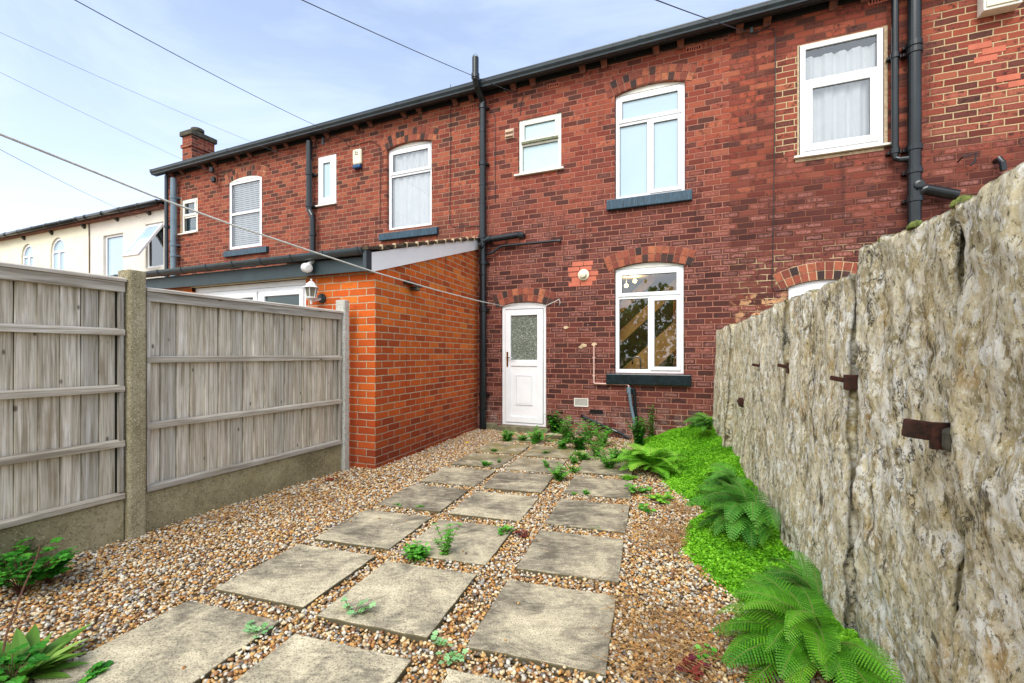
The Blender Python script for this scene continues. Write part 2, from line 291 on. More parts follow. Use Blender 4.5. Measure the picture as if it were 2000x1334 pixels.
def stone_mat():
    g = NT('lichen_flagstone'); p = g.n('ShaderNodeTexCoord').outputs['Object']; r = g.attr()
    off = g.n('ShaderNodeCombineXYZ', {1: g.ma('MULTIPLY', r, 9.), 2: g.ma('MULTIPLY', r, 5.)}).outputs[0]
    v = g.n('ShaderNodeVectorMath', {0: p, 1: off}, operation='ADD').outputs[0]
    q = g.n('ShaderNodeTexNoise', {'Vector': g.vmap(v, (1, 3, 1.2)), 'Scale': 2.2, 'Detail': 3.}); w = g.n('ShaderNodeVectorMath', {0: q.outputs['Color'], 'Scale': .07}, operation='SCALE')
    v = g.n('ShaderNodeVectorMath', {0: v, 1: w.outputs[0]}, operation='ADD').outputs[0]
    st = g.noise(g.vmap(v, (3, 6, 2.4)), 2.2, 10, .75, .5)          # vertical bedding
    pat = g.noise(g.vmap(v, (1, 1.6, .8)), 3.2, 7, .7, .5); lich = g.noise(g.vmap(v, (2, 4, 2.4)), 6, 9, .78, .6); fine = g.noise(g.vmap(v, (1, 1.8, 1)), 42, 5, .75)
    c = g.ramp(st, [(.3, hx('6E5C3C')), (.4, hx('B4A478')), (.48, hx('DACCA0')), (.58, hx('F4EACC')), (.7, hx('CCB068'))])
    vc = g.n('ShaderNodeTexVoronoi', {'Vector': g.n('ShaderNodeVectorMath', {0: g.vmap(v, (1, 3.2, 1.5)), 1: g.n('ShaderNodeVectorMath', {0: g.n('ShaderNodeTexNoise', {'Vector': v, 'Scale': 14., 'Detail': 5.}).outputs['Color'], 'Scale': .35}, operation='SCALE').outputs[0]}, operation='ADD').outputs[0], 'Scale': 9.})
    vr = g.n('ShaderNodeSeparateColor', {0: vc.outputs['Color']}).outputs[0]
    c = g.mix(.5, c, g.ramp(vr, [(0, hx('54462E')), (.25, hx('8E8060')), (.5, hx('E4DEC6')), (.75, hx('AE9860')), (1, hx('F8F6EC'))]))
    c = g.mix(g.ma('MULTIPLY', g.sm(g.noise(g.vmap(v, (1, 2, 1), (3, 1, 7)), 3.5, 5, .65), .58, .7), .6), c, hx('B08438'))
    c = g.mix(g.ma('MULTIPLY', g.sm(lich, .49, .56), g.sm(pat, .38, .54)), c, hx('F6F5EC'))
    c = g.mix(g.ma('MULTIPLY', g.sm(fine, .55, .62), .7), c, hx('F8F6EC'))
    c = g.mix(g.ma('MULTIPLY', g.sm(fine, .44, .37), .8), c, hx('3C3424'))
    dk = g.noise(g.vmap(v, (1, 4, 1.4), (9, 4, 2)), 2.2, 9, .76, .8); c = g.mix(g.ma('MULTIPLY', g.sm(dk, .57, .63), .8), c, hx('453C2A'))
    nz_ = g.n('ShaderNodeSeparateXYZ', {0: g.n('ShaderNodeNewGeometry').outputs['Normal']}).outputs[2]
    c = g.mix(g.ma('MULTIPLY', g.sm(nz_, .45, .8), .75), c, hx('7E7E42'))
    cw = g.n('ShaderNodeVectorMath', {0: g.n('ShaderNodeTexNoise', {'Vector': v, 'Scale': 7., 'Detail': 6., 'Roughness': .7}).outputs['Color'], 'Scale': .5}, operation='SCALE').outputs[0]
    ce = g.n('ShaderNodeTexVoronoi', {'Vector': g.n('ShaderNodeVectorMath', {0: g.vmap(v, (1, 3., .9)), 1: cw}, operation='ADD').outputs[0], 'Scale': 2.6}, feature='DISTANCE_TO_EDGE').outputs[0]
    crack = g.ma('MULTIPLY', g.ma('SUBTRACT', 1., g.sm(ce, .004, .022)), g.sm(g.noise(v, 3, 3), .46, .6)); c = g.mix(g.ma('MULTIPLY', crack, .85), c, hx('2C2A1E'))
    c = g.mix(1., c, (1.12, 1.1, 1.06, 1), 'MULTIPLY')
    c = g.mix(g.ma('MULTIPLY', g.attr('edge'), .5), c, hx('4A503A'))
    g.base(c); g.rough(.95); g.b.inputs['Specular IOR Level'].default_value = .2
    h = g.ma('ADD', g.ma('ADD', st, g.ma('MULTIPLY', lich, .8)), g.ma('MULTIPLY', fine, .45)); g.bump(g.ma('SUBTRACT', g.ma('ADD', h, g.ma('MULTIPLY', vr, .25)), g.ma('MULTIPLY', crack, .9)), .017, 1.); return g.m
M['stone'] = stone_mat()
def gravel_mat():
    g = NT('gravel_stones'); r = g.attr()
    c = g.ramp(r, [(0, hx('CC9A58')), (.09, hx('B47C42')), (.15, hx('DCC8A0')), (.3, hx('A87C50')), (.36, hx('C4BCAC')), (.5, hx('E2DAC6')), (.6, hx('A09A90')), (.68, hx('B08A5C')), (.78, hx('6A625A')), (.82, hx('CCA468')), (.93, hx('8A6444'))], 'CONSTANT')
    p = g.geo(); c = g.mix(1., c, g.ramp(g.noise(p, 160, 3, .6), [(.25, .72), (.75, 1.2)]), 'MULTIPLY')
    g.base(c); g.rough(.6); g.b.inputs['Specular IOR Level'].default_value = .35; return g.m
M['gravel'] = gravel_mat()
M['soil'] = conc('dark_soil', ('6A583E', '8C7654', 'A89070'), 'B89060', .5, .6, .02)
def leaf_mat(name, cs, trans=.25):
    g = NT(name); r = g.attr(); c = g.ramp(r, [(i/(len(cs)-1), hx(x)) for i, x in enumerate(cs)])
    g.base(c); g.rough(.5); g.b.inputs['Specular IOR Level'].default_value = .3
    tl = g.n('ShaderNodeBsdfTranslucent'); g.set(tl.inputs[0], c)
    mxs = g.n('ShaderNodeMixShader', {0: trans, 1: g.b.outputs[0], 2: tl.outputs[0]}); g.t.links.new(mxs.outputs[0], g.o.inputs[0]); return g.m
M['fern'] = leaf_mat('fern_green', ['357214', '50921C', '6CB02A', '8CC83C'])
M['fern_dark'] = leaf_mat('dark_fern_green', ['2A5E1C', '3E7C26', '559632', '6CAC40'])
M['fern_light'] = leaf_mat('light_fern_green', ['58A024', '74BC30', '8CCB3C', 'A2D84C'])
M['cover'] = leaf_mat('ground_cover_green', ['56981C', '74BA22', '90D430', 'A8E448'])
M['weed'] = leaf_mat('weed_green', ['3E8A22', '56A430', '74BC44', '86C65C'])
M['weed_pale'] = leaf_mat('pale_weed_green', ['7EB878', '94C888', 'A6D294', '6CAE5C'])
M['geranium'] = leaf_mat('geranium_green', ['1E5A14', '2E7A1C', '4A9A2A', '60AE34'])
M['dock'] = leaf_mat('dock_green', ['4E7A28', '6A9438', '86AC4A', '9CBC5E'])
M['stem'] = plain('brown_stem', '6E4A34', '4A3224', 30, .9)
M['stalk'] = plain('green_stalk', '5A7A2E', '6E6A34', 30, .8)
M['redleaf'] = leaf_mat('red_leaf', ['6A2A22', '8E3C2C', '5A2030', '7A3038'])
M['twig'] = leaf_mat('dry_twig', ['6E4A2A', '9A7446', 'B8935E', '54361E'], .0)
M['mosscush'] = leaf_mat('moss_cushion', ['4C5620', '626C28', '7A8038', '485020'], .1)
M['yellow'] = plain('yellow_petal', 'E8C820', 'D8B010', 20, .6)

# ---------------------------------------------------------------- mesh builder
class MB:
    def __init__(s): s.v = []; s.f = []; s.r = []; s.cur = random.random(); s.uvf = None
    def rr(s): s.cur = random.random(); return s
    def add(s, vs, fs):
        b = len(s.v); s.v += [tuple(q) for q in vs]
        for f in fs: s.f.append(tuple(b+i for i in f)); s.r.append(s.cur)
        return s
    def box(s, x0, x1, y0, y1, z0, z1, M_=None):
        vs = [(x, y, z) for z in (z0, z1) for y in (y0, y1) for x in (x0, x1)]
        if M_ is not None: vs = [tuple(M_ @ Vector(q)) for q in vs]
        return s.add(vs, [(0, 2, 3, 1), (4, 5, 7, 6), (0, 1, 5, 4), (2, 6, 7, 3), (0, 4, 6, 2), (1, 3, 7, 5)])
    def prism(s, pts, axis, a, b):
        n = len(pts)
        def mk(p, t): return (t, p[0], p[1]) if axis == 'x' else ((p[0], t, p[1]) if axis == 'y' else (p[0], p[1], t))
        vs = [mk(p, a) for p in pts]+[mk(p, b) for p in pts]
        fs = [tuple(range(n-1, -1, -1)), tuple(range(n, 2*n))]+[(i, (i+1) % n, n+(i+1) % n, n+i) for i in range(n)]
        return s.add(vs, fs)
    def tube(s, pts, r, seg=10, caps=True, rads=None):
        pts = [Vector(p) for p in pts]; vs = []; n = len(pts); prev = None
        for i, p in enumerate(pts):
            t = (pts[min(i+1, n-1)]-pts[max(i-1, 0)]).normalized()
            if prev is None: u = t.orthogonal().normalized()
            else: u = (prev-t*prev.dot(t)).normalized()
            prev = u; w = t.cross(u); rr_ = rads[i] if rads else r
            for k in range(seg):
                a = 2*math.pi*k/seg; vs.append(p+(u*math.cos(a)+w*math.sin(a))*rr_)
        fs = [(i*seg+k, i*seg+(k+1) % seg, (i+1)*seg+(k+1) % seg, (i+1)*seg+k) for i in range(n-1) for k in range(seg)]
        if caps: fs += [tuple(range(seg-1, -1, -1)), tuple(range((n-1)*seg, n*seg))]
        return s.add(vs, fs)
    def lathe(s, prof, seg=16, M_=None, a0=0.):
        vs = []; n = len(prof)
        for r_, z in prof:
            for k in range(seg): a = a0+2*math.pi*k/seg; vs.append(Vector((r_*math.cos(a), r_*math.sin(a), z)))
        if M_ is not None: vs = [M_ @ q for q in vs]
        return s.add(vs, [(i*seg+k, i*seg+(k+1) % seg, (i+1)*seg+(k+1) % seg, (i+1)*seg+k) for i in range(n-1) for k in range(seg)]+[tuple(range(seg-1, -1, -1)), tuple(range((n-1)*seg, n*seg))])
    def build(s, name, mat, root=None, frame=None, loc=(0, 0, 0), smooth=False, bevel=0., sub=None, uvfn=None):
        """root: thing (Empty) whose part this is; sub: part whose sub-part this is; otherwise a top-level mesh at loc in frame"""
        me = bpy.data.meshes.new(name); l = Vector(loc) if (root is None and sub is None) else Vector((0, 0, 0))
        me.from_pydata([tuple(Vector(q)-l) for q in s.v], [], s.f)
        a = me.attributes.new('rnd', 'FLOAT', 'FACE'); a.data.foreach_set('value', np.array(s.r, dtype=np.float32))
        uvl = me.uv_layers.new(name='UVMap'); va = np.array(s.v, dtype=np.float64).reshape(-1, 3)
        if uvfn is not None: uvv = np.array([uvfn(*q) for q in s.v])
        else: uvv = np.stack([va[:, 0]+va[:, 1], va[:, 2]], 1)
        li = np.empty(len(me.loops), dtype=np.int32); me.loops.foreach_get('vertex_index', li)
        uvl.data.foreach_set('uv', uvv[li].astype(np.float32).ravel())
        if smooth: me.polygons.foreach_set('use_smooth', [True]*len(me.polygons))
        me.materials.append(M[mat] if isinstance(mat, str) else mat); me.update()
        o = bpy.data.objects.new(name, me); COL.objects.link(o)
        if bevel:
            b = o.modifiers.new('bevel', 'BEVEL'); b.width = bevel; b.segments = 2; b.limit_method = 'ANGLE'; b.angle_limit = R(40)
        if root is not None: o.parent = root; o.location = tuple(-q for q in OFF[root.name])
        elif sub is not None: o.parent = sub
        else: o.matrix_world = (frame or WF).M @ Matrix.Translation(l)
        return o
OFF = {}
def thing(name, label, cat, loc=(0, 0, 0), frame=WF, group=None):
    o = bpy.data.objects.new(name, None); COL.objects.link(o); o.empty_display_size = .1
    o.matrix_world = frame.M @ Matrix.Translation(loc); OFF[o.name] = tuple(loc); o['label'] = label; o['category'] = cat
    if group: o['group'] = group
    return o
def tag(o, label, cat, group=None, kind=None):
    if label: o['label'] = label
    if cat: o['category'] = cat
    if group: o['group'] = group
    if kind: o['kind'] = kind
    return o

# ---------------------------------------------------------------- ground
g = MB(); n = 40; S_ = 150
g.add([(-S_, -S_, -.02), (S_, -S_, -.02), (S_, S_, -.02), (-S_, S_, -.02)], [(0, 1, 2, 3)])
tag(g.build('ground', 'soil'), 'bare brown soil under the gravel', 'ground', kind='structure')

# ---------------------------------------------------------------- walls with openings
def arc_z(op, u):
    ua, ub, za, zb, rise = op[:5]
    if rise <= 0: return zb
    w = ub-ua; Rr = (w*w/4+rise*rise)/(2*rise); return zb+math.sqrt(max(Rr*Rr-(u-(ua+ub)/2)**2, 0))-(Rr-rise)
def wall(ua, ub, za, zb, ops, depth=.11, zb2=None):
    zt = lambda u: zb if zb2 is None else zb+(zb2-zb)*(u-ua)/(ub-ua)
    m = MB(); br = {ua, ub}
    for op in ops:
        k = 12 if op[4] > 0 else 1
        for i in range(k+1): br.add(op[0]+(op[1]-op[0])*i/k)
    br = sorted(br)
    for a, b in zip(br, br[1:]):
        if b-a < 1e-6: continue
        mid = (a+b)/2; segs = sorted([op for op in ops if op[0] < mid < op[1]], key=lambda q: q[2]); lo = (za, za)
        for op in segs:
            m.add([(a, 0, lo[0]), (b, 0, lo[1]), (b, 0, op[2]), (a, 0, op[2])], [(0, 1, 2, 3)])
            m.add([(a, 0, op[2]), (b, 0, op[2]), (b, depth, op[2]), (a, depth, op[2])], [(0, 1, 2, 3)])
            t0, t1 = arc_z(op, a), arc_z(op, b); m.add([(a, 0, t0), (b, 0, t1), (b, depth, t1), (a, depth, t0)], [(3, 2, 1, 0)]); lo = (t0, t1)
        m.add([(a, 0, lo[0]), (b, 0, lo[1]), (b, 0, zt(b)), (a, 0, zt(a))], [(0, 1, 2, 3)])
    for op in ops:
        for u, fl in ((op[0], 1), (op[1], 0)):
            q = [(u, 0, op[2]), (u, depth, op[2]), (u, depth, op[3]), (u, 0, op[3])]; m.add(q, [(0, 1, 2, 3) if fl else (3, 2, 1, 0)])
    return m
def arch_bricks(root, op, rings=2, h=.112, over=.09, mortar='mortar'):
    ua, ub, za, zb, rise = op; w = ub-ua; Rr = (w*w/4+rise*rise)/(2*rise); cx = (ua+ub)/2; cz = zb+rise-Rr; half = math.asin((w/2)/Rr)
    m = MB(); n = 26; half2 = half+over/Rr
    pts = [(cx+Rr*math.sin(a), cz+Rr*math.cos(a)) for a in np.linspace(-half2, half2, n)]+[(cx+(Rr+rings*h)*math.sin(a), cz+(Rr+rings*h)*math.cos(a)) for a in np.linspace(half2, -half2, n)]
    for i in range(n-1):
        m.prism([pts[i], pts[i+1], pts[2*n-2-i], pts[2*n-1-i]], 'y', -.003, .02)
    o = m.build('arch_joint', mortar, root)
    m = MB()
    for r_ in range(rings):
        R0 = Rr+r_*h+.004; R1 = Rr+(r_+1)*h-.004; k = max(int(2*half2*Rr/.079), 4); st = 2*half2/k
        for i in range(k):
            a0 = -half2+i*st+.0045/Rr; a1 = -half2+(i+1)*st-.0045/Rr; m.rr(); y = -.007-random.random()*.004
            a0 += random.uniform(-1, 1)*.002; R1b = R1+random.uniform(-.003, .003)
            m.prism([(cx+R0*math.sin(a0), cz+R0*math.cos(a0)), (cx+R1b*math.sin(a0), cz+R1b*math.cos(a0)), (cx+R1b*math.sin(a1), cz+R1b*math.cos(a1)), (cx+R0*math.sin(a1), cz+R0*math.cos(a1))], 'y', .015, y)
    return m.build('brick_arch', 'arch', root, bevel=.002)

def ring(m, u0, u1, z0, z1, t, y0, y1):
    m.box(u0, u0+t, y0, y1, z0, z1); m.box(u1-t, u1, y0, y1, z0, z1); m.box(u0+t, u1-t, y0, y1, z0, z0+t); m.box(u0+t, u1-t, y0, y1, z1-t, z1)
def window(root, op, rows, y=.05, t=.055, mat='upvc', head=True, gap=.008, sash_t=.052, tilt=None, name='window'):
    """rows: list from the bottom of (ztop, [(u_end, kind, pane_material)]); kind 'o' = opening sash, 'f' = fixed"""
    ua, ub, za, zb, rise = op; ua += gap; ub -= gap; d = .06; m = MB()
    m.box(ua, ua+t, y, y+d, za, zb); m.box(ub-t, ub, y, y+d, za, zb); m.box(ua+t, ub-t, y, y+d, za, za+t); m.box(ua+t, ub-t, y, y+d, zb-t, zb)
    panes = []; sashes = []; zl = za+t
    for ri, (zt, cells) in enumerate(rows):
        last = ri == len(rows)-1; zh = zb-t if last else zt-.025; ul = ua+t
        for ci, (ue, kind, pm) in enumerate(cells):
            cl = ci == len(cells)-1; uh = ub-t if cl else ue-.025
            if kind == 'o': sashes.append((ul, uh, zl, zh, pm))
            else: panes.append((ul, uh, zl, zh, pm))
            if not cl: m.box(uh, uh+.05, y, y+d, zl, zh); ul = uh+.05
        if not last: m.box(ua+t, ub-t, y, y+d, zh, zh+.05); zl = zh+.05
    w = m.build(name, mat, root, bevel=.004)
    if head and rise > 0:
        pts = [(u, arc_z(op, u)-.004) for u in np.linspace(ub, ua, 14)]; h = MB().prism([(ua, zb+.004), (ub, zb+.004)]+pts, 'y', y-.006, y+d-.01); h.build('arched_head', 'upvc_old', None, sub=w)
    for (a, b, c, e, pm) in panes:
        p = MB().add([(a, y+.03, c), (b, y+.03, c), (b, y+.03, e), (a, y+.03, e)], [(0, 1, 2, 3)]); p.build('pane', pm, None, sub=w)
        s_ = MB(); ring(s_, a, b, c, e, .006, y+.022, y+.029); s_.build('gasket', 'blackplastic', None, sub=w)
    for (a, b, c, e, pm) in sashes:
        s_ = MB(); ring(s_, a-.012, b+.012, c-.012, e+.012, sash_t, y-.016, y+.03); s_.build('sash', mat, None, sub=w, bevel=.004)
        q = sash_t-.012; p = MB().add([(a+q, y+.012, c+q), (b-q, y+.012, c+q), (b-q, y+.012, e-q), (a+q, y+.012, e-q)], [(0, 1, 2, 3)]); p.build('pane', pm, None, sub=w)
        s_ = MB(); ring(s_, a+q, b-q, c+q, e-q, .005, y+.004, y+.011); s_.build('gasket', 'blackplastic', None, sub=w)
    return w
def sill(root, u0, u1, z0, z1, mat='sill', pr=.07, name='window_sill'):
    m = MB(); m.prism([(-pr, z0), (.04, z0), (.04, z1+.012), (-pr, z1)], 'x', u0, u1); return m.build(name, mat, root, bevel=.008)
def usill(w, u0, u1, z, pr=.05, y=.05):
    m = MB(); m.box(u0, u1, -pr, y+.02, z-.028, z); m.build('sill', 'upvc_old', None, sub=w, bevel=.004)

def eaves(u): return 5.655+.0118*u
def gutter(root, u0, u1, zf, y0=-.17, y1=-.285, h=.105, brk=True):
    prof = [(y0, 0), (y1-.004, 0), (y1-.004, -.014), (y1, -.016), (y1+.004, -.05), (y1+.03, -.085), (y1+.035, -h), (y0, -h)]
    m = MB(); v = []
    for u in (u0, u1): v += [(u, p[0], zf(u)+p[1]) for p in prof]
    n = len(prof); m.add(v, [(i, (i+1) % n, n+(i+1) % n, n+i) for i in range(n)]+[tuple(range(n-1, -1, -1)), tuple(range(n, 2*n))])
    o = m.build('gutter', 'dark_gutter', root)
    u = u0+.02
    while u < u1: j = MB(); j.prism([(p[0]*1.0+(-.004 if p[0] < -.2 else 0), zf(u)+p[1]*1.03+.003) for p in prof], 'x', u, min(u+.05, u1)); u += 2.6; j.build('joint', 'dark_gutter', None, sub=o)
    s_ = MB(); s_.add([(a, b, zf(a)+c) for a in (u0, u1) for b, c in ((y0+.03, .0), (y0+.001, -h-.004), (y0+.031, -h-.004), (y0+.031, -.012), (.002, -.012))], [(1, 2, 7, 6), (2, 3, 8, 7), (3, 4, 9, 8)])
    s_.build('soffit', 'soffit', root); return o
def roof(root, u0, u1, zf, ridge_y, ridge_z, eave=-.2, mat='slate'):
    m = MB(); t = .04; v = []
    for u in (u0, u1):
        z = zf(u)+.0; v += [(u, eave, z), (u, ridge_y, ridge_z), (u, 2*ridge_y-eave, z), (u, 2*ridge_y-eave, z-t), (u, ridge_y, ridge_z-t), (u, eave, z-t)]
    m.add(v, [(0, 1, 7, 6), (1, 2, 8, 7), (2, 3, 9, 8), (3, 4, 10, 9), (4, 5, 11, 10), (5, 0, 6, 11), (0, 5, 4, 1), (1, 4, 3, 2), (6, 7, 10, 11), (7, 8, 9, 10)])
    m.build('roof', mat, root)
def shell(root, u0, u1, zt, depth, mat):
    m = MB(); e = .004
    m.add([(u0+e, .001, -.02), (u0+e, depth, -.02), (u0+e, depth, zt), (u0+e, .001, zt)], [(0, 3, 2, 1)]); m.add([(u1-e, .001, -.02), (u1-e, depth, -.02), (u1-e, depth, zt), (u1-e, .001, zt)], [(0, 1, 2, 3)])
    m.add([(u0+e, depth, -.02), (u1-e, depth, -.02), (u1-e, depth, zt), (u0+e, depth, zt)], [(0, 3, 2, 1)]); m.build('side_and_back_wall', mat, root)
def corbels(root, us):
    u0, u1 = {'brick_house': (UC, UD), 'brick_house.001': (UB, UC), 'brick_house.002': (UA, UB), 'brick_house.003': (UD, UE)}[root.name]
    m = MB(); v = [(a, b, eaves(a)+c) for a in (u0+.002, u1-.002) for b, c in ((-.03, -.115), (-.03, -.016), (.0, -.016), (.0, -.115))]; m.add(v, [(0, 1, 5, 4), (0, 4, 7, 3), (0, 3, 2, 1), (4, 5, 6, 7), (1, 2, 6, 5)]); m.build('eaves_board', 'soffit', root)
    for u in us:
        z = eaves(u)-.014
        m = MB(); m.prism([(0, z-.15), (-.03, z-.145), (-.05, z-.11), (-.09, z-.095), (-.115, z-.065), (-.115, z), (0, z)], 'x', u-.045, u+.045); m.build('corbel', 'corbel', root, bevel=.004)
        m = MB(); m.box(u-.038, u+.038, -.119, -.1155, z-.06, z-.006); m.build('corbel_end', 'pink_brick', root)
def airbrick(root, u, z, w=.2, h=.07, mat='pink_brick', name='air_brick', n=6):
    m = MB(); y0 = -.008; t = .012
    ring(m, u-w/2, u+w/2, z-h/2, z+h/2, t, y0, .01); k = (w-2*t)/n
    for i in range(1, n): m.box(u-w/2+t+i*k-.006, u-w/2+t+i*k+.006, y0+.001, .01, z-h/2+t, z+h/2-t)
    o = m.build(name, mat, root); b = MB(); b.box(u-w/2+.004, u+w/2-.004, -.0015, .008, z-h/2+.004, z+h/2-.004); b.build('recess', 'hole', None, sub=o)

def curtain(name, label, u0, u1, z0, z1, y, mat, waves=9, amp=.018, frame=HF, cat='curtain'):
    m = MB(); n = 90; v = []
    for i in range(n+1):
        u = u0+(u1-u0)*i/n; ph = i/n*waves*2*math.pi; yy = y+amp*(math.sin(ph+.8*math.sin(ph*.37))+.4*math.sin(ph*2.3))
        v += [(u, yy, z0), (u, yy, z1)]
    m.add(v, [(2*i, 2*i+2, 2*i+3, 2*i+1) for i in range(n)]); o = m.build(name, mat, None, frame, ((u0+u1)/2, y, z0), smooth=True); tag(o, label, cat); return o
def backbox(root, u0, u1, z0, z1, y0, y1, mat='room'):
    m = MB(); m.add([(x, y, z) for z in (z0, z1) for y in (y0, y1) for x in (u0, u1)], [(0, 1, 3, 2), (4, 6, 7, 5), (2, 3, 7, 6), (0, 2, 6, 4), (1, 5, 7, 3)]); return m.build('room_interior', mat, root)

# ---------------------------------------------------------------- the middle house with the white door
UA, UB, UC, UD, UE = -8.29, -4.09, .02, 3.81, 8.2
hC = thing('brick_house', 'red brick terraced house with the white back door and kitchen window', 'house', (UC, 0, 0), HF)
opU = (2.275, 3.255, 3.54, 5.085, .075); opS = (.735, 1.455, 4.14, 5.02, 0); opK = (2.27, 3.24, .975, 2.51, .075); opD = (.432, 1.204, .10, 2.035, .06)
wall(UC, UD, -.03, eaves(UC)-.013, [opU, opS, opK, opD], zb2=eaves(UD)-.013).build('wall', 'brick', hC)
shell(hC, UC, UD, 5.6, 8, 'brick'); roof(hC, UC, UD, eaves, 4, 7.15)
for op in (opU, opK, opD): arch_bricks(hC, op)
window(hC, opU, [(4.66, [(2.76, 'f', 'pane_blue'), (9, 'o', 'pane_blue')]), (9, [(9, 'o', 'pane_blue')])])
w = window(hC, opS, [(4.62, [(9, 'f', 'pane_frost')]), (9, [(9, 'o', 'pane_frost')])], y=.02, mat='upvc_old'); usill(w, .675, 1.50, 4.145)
MB().box(.79, 1.40, -.012, .015, 4.625, 4.66).build('dirty_ledge', 'seal', None, sub=w)
window(hC, opK, [(2.09, [(2.77, 'f', 'glass'), (9, 'o', 'glass')]), (9, [(9, 'o', 'glass')])])
sill(hC, 2.165, 3.345, 3.385, 3.53); sill(hC, 2.16, 3.335, .81, .963, 'sill_dark')
backbox(hC, 1.75, 3.75, .3, 2.62, .115, 2.4)
gutter(hC, UC, UD, eaves); corbels(hC, [.667, 1.0, 1.80, 2.127, 2.867, 3.194])
airbrick(hC, 1.318, 5.455); airbrick(hC, 3.364, 5.50)
m = MB(); ring(m, 1.66, 1.88, .452, .58, .013, -.012, .01); m.build('vent_grille', 'upvc_old', hC); MB().box(1.665, 1.875, -.002, .008, .457, .575).build('recess', 'hole', hC)
m = MB()
for i in range(7): m.box(1.675, 1.865, -.012, -.004, .465+i*.0165, .473+i*.0165)
m.build('vent_louvre', 'upvc_old', hC)
airbrick(hC, 2.0, .385, .2, .06, 'hole', 'air_brick', 5)
m = MB(); m.box(.505, .66, -.012, .01, 4.755, 4.915)                 # double wall vent
for z in (4.845, 4.775): m.prism([(-.012, z+.055), (-.05, z+.005), (-.012, z)], 'x', .515, .65)
m.build('wall_vent', 'beige', hC, bevel=.002)
# door
dr = MB(); ua, ub = opD[0]+.004, opD[1]-.004; y = .035
dr.box(ua, ua+.05, y, y+.07, .10, 2.035); dr.box(ub-.05, ub, y, y+.07, .10, 2.035); dr.box(ua+.05, ub-.05, y, y+.07, 1.985, 2.035); dr.box(ua+.05, ub-.05, y, y+.07, .10, .135)
door = dr.build('door_frame', 'upvc', hC, bevel=.004)
MB().prism([(ua, 2.039), (ub, 2.039)]+[(u, arc_z(opD, u)-.004) for u in np.linspace(ub, ua, 12)], 'y', y, y+.06).build('arched_head', 'upvc', None, sub=door)
a, b = ua+.058, ub-.058; z0, z1 = .145, 1.975
dl = MB(); ring(dl, a, b, z0, z1, .095, y-.012, y+.04); dl.box(a+.095, b-.095, y-.012, y+.04, 1.06, 1.16); dl.box(a+.095, b-.095, y+.004, y+.03, z0+.095, 1.06)
ring(dl, a+.175, b-.175, .43, .92, .02, y-.008, y+.003); dl.box(a+.20, b-.20, y-.004, y+.003, .455, .895)
dleaf = dl.build('door', 'upvc', hC, bevel=.005)
MB().add([(a+.095, y+.01, 1.16), (b-.095, y+.01, 1.16), (b-.095, y+.01, z1-.095), (a+.095, y+.01, z1-.095)], [(0, 1, 2, 3)]).build('pane', 'leafglass', None, sub=dleaf)
h = MB(); h.box(a+.025, a+.055, y-.022, y-.013, 1.05, 1.29); h.box(a+.03, a+.05, y-.05, y-.022, 1.185, 1.205); h.build('handle_plate', 'brass', None, sub=dleaf, bevel=.003)
MB().tube([(a+.04, y-.05, 1.195), (a+.1, y-.055, 1.195), (a+.17, y-.05, 1.19)], .008, 8).build('handle', 'chrome', None, sub=dleaf, smooth=True)
MB().prism([(.38, -.03), (1.25, -.03), (1.26, .055), (1.2, .092), (.8, .10), (.45, .096), (.37, .06)], 'y', -.10, .09).build('door_step', 'concrete_step', hC, bevel=.012)
MB().box(.06, .37, -.035, .01, -.02, .12).build('plinth_stone', 'concrete_step', hC, bevel=.02)
# patched bricks round the flue
m = MB(); r0 = .0793
for i, (zz, us) in enumerate([(2.6, ((1.63, 1.80), (1.81, 1.95))), (2.52, ((1.56, 1.74), (1.75, 1.93))), (2.44, ((1.58, 1.70), (1.705, 1.9), (1.905, 2.03))), (2.36, ((1.62, 1.82), (1.83, 2.0))), (2.29, ((1.57, 1.75), (1.76, 1.94)))]):
    for a_, b_ in us: MB().box(a_, b_, -.0045, .01, zz, zz+.068).build('patched_brick', 'pink_brick', hC, bevel=.002)
for a_, b_, zz in ((.55, .75, 3.05), (.30, .5, 3.06), (.76, .86, 3.02)): MB().box(a_, b_, -.0045, .01, zz, zz+.068).build('patched_brick', 'pink_brick', hC, bevel=.002)
MB().lathe([(.085, 0), (.085, .012), (.06, .02), (.045, .045), (.05, .075), (.02, .085)], 20, Matrix.Translation((1.807, -.006, 2.459)) @ Matrix.Rotation(R(90), 4, 'X')).build('flue_outlet', 'cream_box', hC, smooth=False, bevel=.002)
for zz in (.02, .05): MB().lathe([(.03, 0), (.052, .004), (.052, .01), (.03, .014)], 16, Matrix.Translation((1.807, -.02-zz, 2.459)) @ Matrix.Rotation(R(90), 4, 'X')).build('flue_ring', 'chrome', hC)
m = MB()                                                            # stubs, plugs and scars on the wall
for px, py, s_ in ((1105, 640, .03), (1140, 675, .035), (1160, 672, .03), (1135, 678, .025)):
    q = HF.onY(px, py); k = MB()
    pts = [(q[0]+s_*(1+.3*random.uniform(-1, 1))*math.cos(a)*1.4, q[2]+s_*(1+.3*random.uniform(-1, 1))*math.sin(a)*.8) for a in np.linspace(0, 2*math.pi, 11)[:-1]]
    k.prism(pts, 'y', -.008, .01); k.build('mortar_patch', 'mortar_pale', hC)
for k in range(26):
    u, z = random.uniform(.1, 3.7), random.uniform(.3, 3.4)
    if any(o_[0]-.1 < u < o_[1]+.1 and o_[2]-.1 < z < o_[3]+.2 for o_ in (opU, opS, opK, opD)): continue
    m.lathe([(.007, 0), (.005, .004)], 7, Matrix.Translation((u, 0, z)) @ Matrix.Rotation(R(90), 4, 'X'))
m.build('wall_plug', 'mortar_pale', hC)
